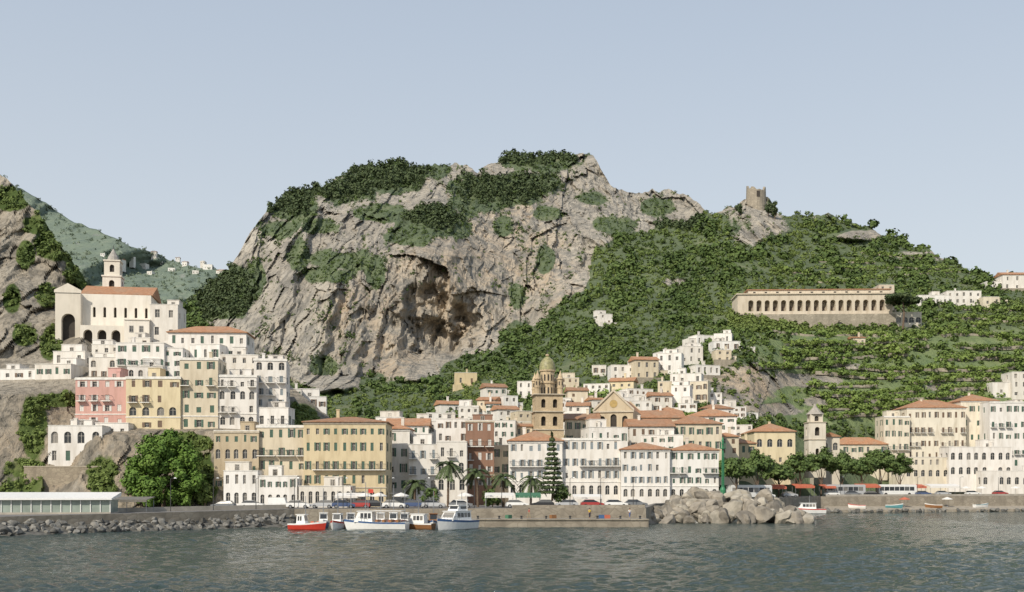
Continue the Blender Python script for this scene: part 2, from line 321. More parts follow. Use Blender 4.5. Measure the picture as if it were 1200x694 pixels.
scatter('cliff_shrubs','scattered small shrubs clinging to the cliff ledges',vB,((gB>.22)*(rkB>.5)*(pyB<450)*1.0+(rkB>.5)*(pyB<430)*.05)*(1-ell(pxB,pyB,[(513,385,62,48)],.2)),4800,.8,2.6,LEAF_WOOD,24,5)
scatter('headland_scrub','green bushes and creepers on the near left cliff',vA,np.where(gA>.45,gA,0),1000,2.0,5.0,LEAF_HILL,50,6)
scatter('convent_garden','green garden trees along the foot of the long convent',vB,ell(pxB,pyB,[(900,384,45,6),(990,387,60,5),(880,376,25,6)],.3),380,2.0,4.8,LEAF_HILL,50,14,1.0)
scatter('far_woodland','hazy green woods on the far left ridge',vC,gC*1.0*(pxC<330),2100,1.2,3.0,leafmat('far_hazy_foliage',(.115,.155,.11),(.175,.215,.145),.02),22,12)  # leaf colour paled and greyed to carry the distance haze
def tree(name,label,cat,px,py,Y,blobs,n,ls,mat,trunk,limbs=(),group=None,z=None,rz=0):
    b=P(px,py,Y); t=thing(name,label,cat,(b[0],b[1],b[2] if z is None else z),rz,group)
    m=MB(); h,r=trunk; m.cyl((0,0,-.5),(0.05*h,0,h*.55),r,r*.75,8); m.cyl((0.05*h,0,h*.55),(0,0,h),r*.75,r*.45,8)
    for l in limbs: m.cyl((0,0,l[0]),l[1],r*.45,r*.15,6)
    m.build('trunk',BARK,t)
    B=np.array(blobs,dtype=float); V,Q=leafcloud(B[:,:3],B[:,3:6],n,np.full(len(B),ls),int(px),.45); put('crown',npmesh('crown',V,Q,mat),t); return t
# ---------------------------------------------------------------- buildings
def facade(mb,ox,oy,ux,uy,W,z0,z1,holes,nx,ny,dp=.3,mi=0):
    us=sorted({0.,W,*[h[0] for h in holes],*[h[1] for h in holes]}); zs=sorted({z0,z1,*[h[2] for h in holes],*[h[3] for h in holes]})
    pt=lambda u,z,d=0.:(ox+ux*u+nx*d,oy+uy*u+ny*d,z)
    for i in range(len(us)-1):
        uc=(us[i]+us[i+1])/2; hs=[h for h in holes if h[0]<uc<h[1]]
        j=0
        while j<len(zs)-1:
            zc=(zs[j]+zs[j+1])/2
            if any(h[2]<zc<h[3] for h in hs): j+=1; continue
            k=j
            while k+1<len(zs)-1 and not any(h[2]<(zs[k+1]+zs[k+2])/2<h[3] for h in hs): k+=1
            mb.poly([pt(us[i],zs[j]),pt(us[i+1],zs[j]),pt(us[i+1],zs[k+1]),pt(us[i],zs[k+1])],mi); j=k+1
    for h in holes:
        a,b,c,d=h[:4]
        for q in (((a,c),(b,c)),((b,c),(b,d)),((b,d),(a,d)),((a,d),(a,c))):
            (u,z),(u2,z2)=q; mb.poly([pt(u,z),pt(u2,z2),pt(u2,z2,dp),pt(u,z,dp)],mi)
        if len(h)>4 and h[4]:
            r=(b-a)/2; rz=min(r,(d-c)*.6); um=(a+b)/2; zc=d-rz; N=5
            for sg in (-1,1):
                arc=[(um+sg*r*math.cos(math.pi/2*k/N),zc+rz*math.sin(math.pi/2*k/N)) for k in range(N+1)]; cor=(um+sg*r,d)
                for k in range(N):
                    mb.poly([pt(*cor),pt(*arc[k]),pt(*arc[k+1])],mi)
                    mb.poly([pt(*arc[k]),pt(*arc[k+1]),pt(*arc[k+1],dp),pt(*arc[k],dp)],mi)
_wm={}
def winmesh(w,h):
    k=('w',round(w,1),round(h,1))
    if k not in _wm:
        m=MB(); w,h=k[1],k[2]; f=.08
        m.box(-w/2-.05,w/2+.05,.03,.05,-.05,h+.05,1)
        m.box(-w/2,-w/2+f,-.04,.02,0,h); m.box(w/2-f,w/2,-.04,.02,0,h); m.box(-w/2+f,w/2-f,-.04,.02,0,f); m.box(-w/2+f,w/2-f,-.04,.02,h-f,h)
        m.box(-.035,.035,-.03,.02,f,h-f); m.box(-w/2+f,-.035,-.03,.02,h*.62,h*.62+.05); m.box(.035,w/2-f,-.03,.02,h*.62,h*.62+.05)
        _wm[k]=m.mesh('window',[WFRAME,GLASS])
    return _wm[k]
def shutmesh(w,h,col):
    k=('s',round(w,1),round(h,1),col)
    if k not in _wm:
        m=MB(); w,h=k[1]/2-.02,k[2]; m.box(-w/2,w/2,-.03,0,0,h)
        n=max(3,int(h/.22))
        for i in range(n): m.hexa([(-w/2+.06,-.05,h*(i+.15)/n),(w/2-.06,-.05,h*(i+.15)/n),(w/2-.06,-.031,h*(i+.15)/n),(-w/2+.06,-.031,h*(i+.15)/n),(-w/2+.06,-.036,h*(i+.85)/n),(w/2-.06,-.036,h*(i+.85)/n),(w/2-.06,-.031,h*(i+.85)/n),(-w/2+.06,-.031,h*(i+.85)/n)])
        _wm[k]=m.mesh('shutter',SHUT[col])
    return _wm[k]
def railmesh(w,d):
    k=('r',round(w,1),d)
    if k not in _wm:
        m=MB(); w=k[1]
        m.box(-w/2,w/2,-d,-d+.05,1.0,1.06); m.box(-w/2,-w/2+.05,-d+.05,0,1.0,1.06); m.box(w/2-.05,w/2,-d+.05,0,1.0,1.06); m.box(-w/2,w/2,-d,-d+.05,.12,.16)
        for i in range(int(w/.18)+1):
            x=-w/2+.02+i*.18; m.box(x-.015,x+.015,-d+.01,-d+.04,.16,1.0)
        _wm[k]=m.mesh('railing',IRON)
        b=MB(); b.box(-w/2-.05,w/2+.05,-d-.05,0,-.16,0); _wm[('b',k[1],d)]=b.mesh('balcony',TRIM)
    return _wm[('b',k[1],d)],_wm[k]
def hiproof(W,D,rise,ov=.45,kind='hip'):
    m=MB(); x0,x1,y0,y1=-W/2-ov,W/2+ov,-ov,D+ov; t=.16
    m.box(x0,x1,y0,y1,0,t)
    if kind=='hip':
        if W>=D: i=min((y1-y0)/2,(x1-x0)/2*.95); a=(x0+i,(y0+y1)/2,rise+t); b=(x1-i,(y0+y1)/2,rise+t)
        else: i=(x1-x0)/2; a=(0,y0+i,rise+t); b=(0,y1-i,rise+t)
        c=[(x0,y0,t+.003),(x1,y0,t+.003),(x1,y1,t+.003),(x0,y1,t+.003)]
        if W>=D: m.poly([c[0],c[1],b,a]); m.poly([c[1],c[2],b]); m.poly([c[2],c[3],a,b]); m.poly([c[3],c[0],a])
        else: m.poly([c[0],c[1],a]); m.poly([c[1],c[2],b,a]); m.poly([c[2],c[3],b]); m.poly([c[3],c[0],a,b])
    elif kind=='gable':
        ym=(y0+y1)/2; m.poly([(x0,y0,t),(x1,y0,t),(x1,ym,rise+t),(x0,ym,rise+t)]); m.poly([(x1,y1,t),(x0,y1,t),(x0,ym,rise+t),(x1,ym,rise+t)])
        m.poly([(x0,y0,t),(x0,ym,rise+t),(x0,y1,t)]); m.poly([(x1,y0,t),(x1,y1,t),(x1,ym,rise+t)])
    elif kind=='front':
        m.poly([(x0,y0,t),(0,y0,rise+t),(0,y1,rise+t),(x0,y1,t)]); m.poly([(x1,y0,t),(x1,y1,t),(0,y1,rise+t),(0,y0,rise+t)]); m.poly([(x0,y0,t),(x1,y0,t),(0,y0,rise+t)]); m.poly([(x0,y1,t),(0,y1,rise+t),(x1,y1,t)])
    return m
G1='houses stacked on the left headland'; G2='harbour front buildings'; G3='houses climbing the hillside'; G4='hotels on the right shore'; G5='houses on the far hill'; GK='tiled houses behind the harbour front'
def bld(label,x0,x1,top,base_,Y=None,d=9,r=0,w='white',roof='flat',fl=3,c=4,sh='green',ar=(),ba=(),sc=2,name='town_house',cat='house',group=None,found=5,T=TB,skip=.07,trim=None,rise=None,ww=None):
    mid=(x0+x1)/2; rn=random.Random(int(x0*31+top*7)); rr_=random.Random(int(x0*17+base_*3))
    if r==0: r={G1:rr_.uniform(-9,9),GK:rr_.uniform(-10,10),G2:rr_.uniform(-2,2)}.get(group,0)
    if Y is None: Y=T1(T,mid,base_)-1.5
    s=Y/F; W=(x1-x0)*s/max(.6,math.cos(R(r))); H=(base_-top)*s; b=P(mid,base_,Y)
    t=thing(name,label,cat,b,R(r),group)
    wm=WALL[w]; mb=MB(); fh=H/fl; wins=[]
    def grid(L,n):
        hs=[]; cl_=L/n; hw=min(1.0,cl_*.33) if ww is None else min(ww,cl_*.6); hh=min(1.75,fh*.50)
        for f in range(fl):
            for i in range(n):
                if rn.random()<skip: continue
                j=(1 if skip>.02 else .2); u=cl_*(i+.5)+rn.uniform(-.07,.07)*cl_*j; a=f in ar
                kw=rn.choice((1,1,1,.8,1.12)) if j==1 else 1; kh=rn.choice((1,1,.75,1.1)) if j==1 else (1 if f<fl-1 else .72)
                w2=hw*(1.6 if a else kw); h2=hh*(1.3 if a else kh); w2=min(w2,cl_*.8); h2=min(h2,fh*.78); zz=f*fh+fh*(.12 if (a or f in ba) else .26)
                hs.append((u-w2/2,u+w2/2,zz,zz+h2,a,f))
        return hs
    hf=grid(W,c); facade(mb,-W/2,0,1,0,W,-found,H,hf,0,1); wins+=[((h[0]+h[1])/2-W/2,0.,0.,h) for h in hf]
    right=(mid<600) or r>12; left=(mid>=600) or r<-12
    hs=grid(d,sc) if (right and sc) else []; facade(mb,W/2,0,0,1,d,-found,H,hs,-1,0); wins+=[(W/2,(h[0]+h[1])/2,math.pi/2,h) for h in hs]
    hs=grid(d,sc) if (left and sc) else []; facade(mb,-W/2,0,0,1,d,-found,H,hs,1,0); wins+=[(-W/2,(h[0]+h[1])/2,-math.pi/2,h) for h in hs]
    mb.poly([(-W/2,d,-found),(W/2,d,-found),(W/2,d,H),(-W/2,d,H)])
    mb.build('wall',wm,t)
    for x,y,rz,h in wins:
        w2,h2=h[1]-h[0],h[3]-h[2]; nx,ny=(-math.sin(rz),math.cos(rz))
        door=(h[5]==0 and h[4])
        o=put('door' if door and rn.random()<.5 else 'window',winmesh(w2,h2),t,(x+nx*.26,y+ny*.26,h[2]),rz)
        if sh and not h[4] and rn.random()<.88:
            cl=rn.random()<.33; w3=round(w2,1)
            for sg in (-1,1):
                if cl: put('shutter',shutmesh(w2,h2,sh),o,(sg*w3/4,-.14,0))
                else: put('shutter',shutmesh(w2,h2,sh),o,(sg*(w3/2+w3/4),-.28,0))
        if h[5] in ba and rz==0 and rn.random()<.85:
            bm_,rm=railmesh(w2+1.,.9); q=put('balcony',bm_,t,(x,-.004,h[2])); put('railing',rm,q)
    if trim or fl>=4:
        tm=STONETRIM if w in('tan','ochre','redbrown','stone') else TRIM
        m=MB(); m.box(-W/2-.14,W/2+.14,-.14,-.003,H-.38,H-.02); m.build('cornice',tm,t)
        m=MB(); m.box(-W/2-.1,W/2+.1,-.1,-.003,fh*.98,fh*1.05); m.build('string_course',tm,t)
    if name=='hillside_house' and rn.random()<.6:   # side wing / garden terrace
        sg=rn.choice((-1,1)); w4=W*rn.uniform(.3,.6); h4=H*rn.uniform(.45,.72); a,b2=(W/2+.01,W/2+w4) if sg>0 else (-W/2-w4,-W/2-.01); y4=rn.uniform(.5,1.8)
        m=MB(); m.box(a,b2,y4,d*.9,-found,h4); m.box(a+.001,b2+.08,y4-.08,d*.9,h4+.002,h4+.14); q=m.build('side_wing',wm,t)
        put('window',winmesh(.8,1.1),q,((a+b2)/2,y4-.03,h4*.35))
    if name=='hillside_house' and rn.random()<.45:
        m=MB(); m.box(-W/2-.8,W/2+1.2,-2.2,-.02,-found,-.1 if H<4 else .5); m.build('garden_terrace',wm if rn.random()<.5 else GREYSTONE,t)
    if roof=='flat':
        m=MB(); m.box(-W/2+.02,W/2-.02,.02,d-.02,H-.75,H-.6); ro=m.build('roof',FLAT,t)
        m=MB(); m.box(-W/2-.08,W/2+.08,-.08,.22,H,H+.12); m.box(-W/2-.08,-W/2+.22,.22,d,H,H+.12); m.box(W/2-.22,W/2+.08,.22,d,H,H+.12); m.build('parapet_coping',TRIM if w!='stone' else STONETRIM,t)
        if rn.random()<(.8 if group==G1 else .5) and W>5:
            m=MB(); a=rn.uniform(-W*.25,W*.2); hw=rn.uniform(1.2,2.4); hz_=rn.uniform(1.3,2.5); m.box(a-hw,a+hw,d*.45,d*.9,H-.6,H+hz_); m.box(a-hw-.1,a+hw+.1,d*.45-.1,d*.9+.1,H+hz_+.003,H+hz_+.12); q=m.build('rooftop_room',wm,t)
            put('door',winmesh(.8,1.2),q,(a,d*.45-.03,H+.05))
        ch=rn.random()<.5; zc=H-.6
    else:
        rs=rise if rise else min(W,d)*.2; ro=hiproof(W,d,rs,.4,roof).build('roof',ROOF,t,(0,0,H+.002)); ch=rn.random()<.7; zc=rs*.35
    if ch:
        m=MB(); x=rn.uniform(-W*.3,W*.3); zz=zc if roof!='flat' else H-.6
        m.box(x-.3,x+.3,d*.4,d*.4+.6,zz,zz+2.2); m.box(x-.38,x+.38,d*.4-.08,d*.4+.68,zz+2.2,zz+2.36); m.build('chimney',wm,ro)
    return t
L=dict(group=G1,T=TA)
bld('pink plastered house with white cornice on the left headland',88,148,443,500,222,fl=4,c=4,w='pink',sh='white',ba=(2,),r=-2,**L)
bld('pale yellow house right of the pink house on the headland',148,211,442,505,221,fl=4,c=4,w='yellow',sh='brown',ar=(1,),ba=(2,),r=2,**L)
bld('tall cream stone house between the yellow house and the white stack',211,255,420,505,222,fl=5,c=3,w='cream',sh='green',ba=(3,),r=4,**L)
bld('white house with arches at the right of the tall cream headland house',256,300,440,500,223,fl=4,c=4,ar=(0,2),sh=None,ba=(1,3),**L)
bld('tall white house at the right end of the headland stack',298,335,421,494,228,fl=5,c=3,sh='grey',ar=(4,),ba=(2,3),d=12,r=8,**L)
bld('long white house with tiled roof below the hilltop church',198,288,390,424,246,fl=2,c=8,roof='hip',sh='green',d=10,rise=2.0,r=3,**L)
bld('white terraced house left of the long tiled white house',136,192,402,444,237,fl=3,c=4,sh='green',ba=(1,),ar=(0,),**L)
bld('low white house directly above the pink house',104,138,419,445,238,fl=2,c=3,sh='brown',ar=(1,),**L)
bld('narrow white house directly below the long tiled white house',190,214,408,444,238,fl=3,c=2,sh='green',**L)
bld('small white house above the arched white headland house',258,302,416,442,236,fl=2,c=4,sh=None,ar=(0,),**L)
bld('white house with flat roof at the far left edge of the town',-25,42,433,458,236,fl=2,c=5,sh='brown',ar=(0,),**L)
bld('white two storey house between the left edge and the pink house',40,84,427,458,235,fl=2,c=4,sh='green',**L)
bld('low white house on the masonry base below the pink house',57,119,499,546,212,fl=2,c=4,sh='green',d=10,ar=(1,),r=3,**L)
bld('small low white annex between the pink house and the big round tree',112,150,496,520,217,fl=1,c=3,sh=None,d=6,**L)
bld('small white cottage under the ramp wall of the hilltop church',62,100,412,430,244,d=6,fl=1,c=3,w='white',sh=None,**L)
bld('small white house touching the right foot of the hilltop church',150,176,396,408,254,d=6,fl=1,c=2,sh=None,**L)
bld('low white house stepping down left of the hilltop church ramp',108,140,404,420,247,d=6,fl=1,c=3,sh=None,**L)
bld('small white house in front of the long tiled white house, right part',222,258,404,424,243,d=6,fl=1,c=3,sh='green',**L)
bld('low white terrace house above the yellow headland house',150,190,430,446,234,d=6,fl=1,c=4,sh=None,ar=(0,),**L)
bld('small white balcony house between the white arched house and the ochre hotel roof',300,338,478,500,224,d=6,fl=1,c=3,sh='green',ba=(0,),**L)
bld('weathered masonry base carrying the low white headland house',28,118,547,592,209,fl=1,c=4,w='stone',sh=None,ar=(0,),d=12,name='masonry_base',cat='building',T=TA,ww=1.8)
bld('small white house behind the ochre hotel roof, nearest the headland stack',334,353,456,494,258,fl=3,c=2,sh='green',**L)
bld('small white house behind the ochre hotel roof, farther from the headland stack',352,382,465,496,262,fl=2,c=3,sh='brown',**L)
bld('pale square wing right of the hilltop church nave',176,208,357,398,262,fl=2,c=2,w='white',sh=None,**L)
H=dict(group=G2,name='seafront_building',cat='building')
bld('tan front building with arched ground floor beside the big green tree',251,303,505,592,209,fl=5,c=5,w='tan',sh='green',ar=(0,3),ba=(2,),**H)
bld('cream front building left of the ochre hotel with the tiled roof',301,358,499,592,210,fl=5,c=5,w='cream',sh='green',ar=(0,),ba=(3,),**H)
bld('long pale ochre hotel with orange tiled hip roof and green shutters',356,452,495,591,209,fl=5,c=9,w='ochre',roof='hip',sh='green',ba=(2,),ar=(0,),d=13,rise=1.3,skip=.01,**H)
bld('white low annex with arches beneath the leftmost tan front building',262,302,552,593,203,d=5,fl=2,c=4,sh=None,ar=(0,),found=2,**H)
bld('white low annex with arches beneath the cream front building',303,348,558,593,203,d=5,fl=2,c=5,sh='green',ar=(0,),found=2,**H)
bld('white single storey restaurant in front of the ochre hotel',350,412,570,593,203,d=5,fl=1,c=7,sh=None,ar=(0,),found=2,**H)
bld('white narrow house with tiled roof touching the ochre hotel',453,480,503,577,226,fl=4,c=2,roof='hip',sh='green',**H)
bld('white balconied house right of the narrow tiled white house',479,513,521,577,223,fl=3,c=3,sh='grey',ba=(1,2),ar=(0,),**H)
bld('white arched house left of the red brown building',512,547,518,577,223,fl=3,c=3,sh=None,ar=(0,1),ba=(2,),**H)
bld('white rear house with flat roof above the white arched house',511,548,491,520,240,fl=2,c=4,sh='brown',**H)
bld('tall red brown building left of the bell tower',546,579,493,573,231,fl=5,c=3,w='redbrown',sh='white',ba=(2,3),**H)
bld('cream narrow house right of the red brown building',577,598,522,577,236,fl=3,c=2,w='cream',sh='green',**H)
bld('white building with orange hip roof in front of the bell tower',596,659,517,580,227,fl=4,c=6,roof='hip',sh='grey',ar=(0,),ba=(2,),d=13,rise=2.3,skip=.03,**H)
bld('white flat roofed building right of the orange hip roof',659,727,514,582,228,fl=4,c=7,sh='grey',ba=(2,),ar=(0,),skip=.03,**H)
bld('white long building with orange roof at left of its twin',728,785,527,584,227,fl=4,c=6,roof='hip',sh='grey',ar=(0,),d=12,rise=1.6,skip=.03,**H)
bld('white long building with orange roof beside the green beacon',785,842,528,584,228,fl=4,c=6,roof='hip',sh='green',ar=(0,),ba=(2,),d=12,rise=1.6,skip=.03,**H)
K=dict(group=GK)
bld('cream tiled house right of the bell tower base',662,702,492,522,268,fl=2,c=4,w='cream',roof='gable',sh='green',**K)
bld('white tiled house beside the cathedral nave, left one',738,790,500,530,262,fl=2,c=5,w='white',roof='gable',sh='brown',d=14,**K)
bld('long cream house with orange roof above the white twin buildings',785,846,497,530,266,fl=2,c=6,w='cream',roof='hip',sh='green',d=13,**K)
bld('white tiled house at the top right above the twin buildings',806,862,488,506,282,fl=2,c=5,roof='hip',sh='green',d=12,**K)
bld('small cream house with tiled roof beside the green beacon top',842,866,512,545,274,fl=3,c=2,w='cream',roof='hip',sh='brown',**K)
bld('white tiled house behind the narrow tiled white house',453,502,499,520,246,fl=2,c=5,roof='gable',sh='green',**K)
bld('white flat house behind the ochre hotel right corner',440,470,489,510,262,fl=2,c=3,sh=None,**K)
bld('white house with arches left of the red brown building top',478,512,494,522,255,fl=2,c=3,ar=(1,),sh=None,**K)
bld('white house between red brown building and bell tower',578,604,493,525,255,fl=3,c=3,sh='green',**K)
bld('cream house touching the left side of the bell tower',603,624,500,525,262,fl=2,c=2,w='cream',roof='gable',sh=None,**K)
bld('white flat house behind the flat roofed white building',690,736,501,522,254,fl=1,c=5,w='white',sh='green',d=10,**K)
bld('white flat house in front of the long orange nave roof, centre right',752,800,510,532,246,fl=2,c=5,sh='green',d=9,**K)
bld('white house at the foot of the cliff left of red roofs',500,530,484,500,300,fl=2,c=3,sh=None,**K)
V=[('white house highest on the left arm of the hillside village',716,745,428,447,'white','flat',2,3),
('cream gabled house in the upper middle of the hillside village',744,772,422,445,'cream','gable',2,3),
('white flat house above the stepped lane in the upper village',771,798,414,437,'white','flat',2,3),
('white flat house near the upper right of the village',797,824,406,426,'white','flat',2,3),
('small white house at the top of the hillside village',816,837,393,406,'white','flat',1,3),
('small white house at the top right end of the village ridge',837,857,391,404,'white','flat',1,2),
('white gabled house in the middle right of the village',764,788,464,483,'white','gable',2,2),
('tall white house in the right of the village',787,808,452,480,'white','flat',3,2),
('cream house at the right edge of the village by the cliff',808,829,447,472,'cream','flat',2,3),
('long white house below the upper right flat house',786,821,438,451,'white','flat',1,4),
('small cream house in the middle of the village slope',771,787,447,463,'cream','flat',2,2),
('white house in the middle of the village slope left of small cream house',736,766,456,472,'white','flat',2,4),
('yellow tiled house below the highest left white house',715,742,447,464,'yellow','gable',2,3),
('white house left of the yellow tiled village house',684,714,450,465,'white','flat',2,4),
('cream house just right of the green domed tower',666,689,458,477,'cream','gable',2,2),
('white house farthest up left of the green domed tower',606,624,447,466,'white','flat',2,2),
('white tiled house above left of the bell tower',570,594,454,473,'white','gable',2,3),
('white narrow house left of the bell tower shaft',590,607,464,482,'white','flat',2,2),
('cream low house on the left fringe of the village',559,580,469,486,'cream','gable',2,2),
('white house on the left fringe of the village under the trees',538,561,477,494,'white','flat',2,3),
('small white house at the leftmost end of the hillside village',516,539,474,487,'white','gable',1,3),
('white house directly behind the red brown building roof',584,608,480,498,'white','gable',2,3),
('cream house behind the bell tower at left',607,623,482,502,'cream','flat',2,2),
('white hip roofed house at the foot of the right crag',824,860,479,498,'white','hip',2,4),
('ochre ruined house standing alone in the woods left of the village',533,559,437,453,'ochre','flat',1,2),
('lone white cottage high on the green slope',703,718,368,380,'white','flat',2,2),
('white house below the white gabled village house',742,764,470,488,'white','flat',2,2),
('cream house below the tall white village house',768,796,482,497,'cream','hip',2,3),
('white house behind the cathedral pediment at left',664,690,476,492,'white','gable',2,3),
('small white house above the cathedral nave',724,744,466,482,'white','flat',2,2),
('white garden house left above the ochre and white fringe',646,664,470,488,'white','flat',2,2),
('white long low house right of the lone upper village pair',836,868,400,412,'white','flat',1,3)]
for lb,x0,x1,tp,bs,w,rf,fl,c in V: bld(lb,x0,x1,tp,bs,None,7,random.choice((-16,-8,5,10,18)),w,rf,fl,c,random.choice((None,None,'green','brown')),sc=1,name='hillside_house',group=G3,found=7,skip=.15,ww=.8)
ordw=['first','second','third','fourth','fifth','sixth','seventh','eighth','ninth','tenth','eleventh','twelfth','thirteenth']
rv=random.Random(21)
for rown,rowl in (('lowest',[(500,512),(526,506),(556,504),(574,497),(597,511),(614,510),(668,507),(700,503),(768,500),(846,507),(872,513)]),
   ('middle',[(549,490),(578,487),(632,486),(656,482),(702,480),(730,488),(778,474),(806,488),(838,474),(860,490)]),
   ('upper',[(580,464),(640,462),(664,456),(702,440),(755,436),(784,428),(812,418),(830,440),(848,424)])):
    for i,(px,bs) in enumerate(sorted(rowl)):
        w=rv.choice(('white','white','white','white','white','cream')); rf=rv.choice(('flat','flat','flat','flat','gable')); wd=rv.uniform(14,32); h=rv.uniform(9,16)
        bld(f'small {w} house, {ordw[i]} from the left in the {rown} row of small village houses',px-wd/2,px+wd/2,bs-h,bs,None,6,rv.choice((-16,-6,4,8,18)),w,rf,1 if h<12 else 2,rv.choice((2,3)) if wd<22 else 4,rv.choice((None,None,'green','brown')),sc=1,name='hillside_house',group=G3,found=7,skip=.15,ww=.8)
for lb,x0,x1,tp,bs,w,rf,fl,c in [('white long house right of the convent umbrella pine',1076,1112,346,359,'white','flat',1,4),('white two storey house farther right of the convent pine',1110,1150,341,357,'white','flat',2,5),
 ('white house at the right edge on the ridge',1175,1222,322,340,'white','gable',2,4),('small cream terrace house between the upper white houses',1152,1174,348,359,'cream','flat',1,2),
 ('white house on the terraces at the right edge above the hotels',1186,1226,436,466,'white','flat',3,4),('small stone shed on the green terraces',1000,1014,396,404,'cream','gable',1,2)]:
    bld(lb,x0,x1,tp,bs,None,9,0,w,rf,fl,c,None,sc=1,name='hillside_house',group='houses on the terraced right slope',found=7)
bld('ochre house with tiled roof left of the small church',856,886,520,548,295,w='yellow',roof='hip',fl=2,c=3,sh='green',group=G4)
bld('yellow church hall with tiled roof beside the small bell tower',884,932,506,547,306,d=18,w='yellow',roof='hip',fl=2,c=4,sh=None,ar=(1,),name='church_hall',cat='building',rise=2.5)
bld('cream house with long orange roof right of the small bell tower',978,1040,521,545,358,w='ivory',roof='hip',fl=2,c=7,sh='green',group=G4,rise=2.4)
HH=dict(group=G4,name='hotel',cat='hotel')
bld('cream hotel wing at the left end of the right shore hotels',1036,1066,488,556,360,w='ivory',fl=5,c=4,sh='green',ba=(1,2),**HH)
bld('large cream hotel with orange hip roof on the right shore',1063,1132,478,556,362,w='ivory',roof='hip',fl=5,c=9,sh='brown',ba=(2,3),d=14,rise=3,**HH)
bld('pale hotel with orange roof behind the large cream hotel',1126,1170,470,553,366,w='ivory',roof='hip',fl=5,c=5,sh='green',d=14,rise=2.6,**HH)
bld('white hotel with green shutters at the right edge of the shore',1160,1240,471,550,358,fl=5,c=9,sh='green',ba=(1,3),d=16,**HH)
bld('low white arched terrace building below the pale hotel',1112,1186,524,558,346,fl=2,c=8,sh=None,ar=(0,1),d=8,**HH)
bld('low white terrace building at the far right waterfront',1150,1235,552,570,342,fl=1,c=9,sh=None,ar=(0,),d=7,**HH)
bld('low cream terrace block before the large cream hotel',1052,1112,536,560,348,fl=2,c=7,w='ivory',sh=None,ar=(0,),d=8,**HH)
for i,(px,py,wd,ht) in enumerate([(140,308,6,4),(154,304,5,4),(167,314,8,5),(180,298,6,3),(188,311,5,5),(201,318,8,4),(216,312,6,5),(229,321,7,4),(243,316,11,6),(257,321,8,4),(120,300,5,3),(175,322,6,4),(208,305,5,3),(237,309,5,3)]):
    bld('tiny white house scattered across the hazy far hill',px-wd/2,px+wd/2,py-ht,py,None,10,(i*17)%30-15,'white','gable' if i%3==0 else 'flat',1,2,None,sc=0,name='distant_house',group=G5,T=TC,found=12)
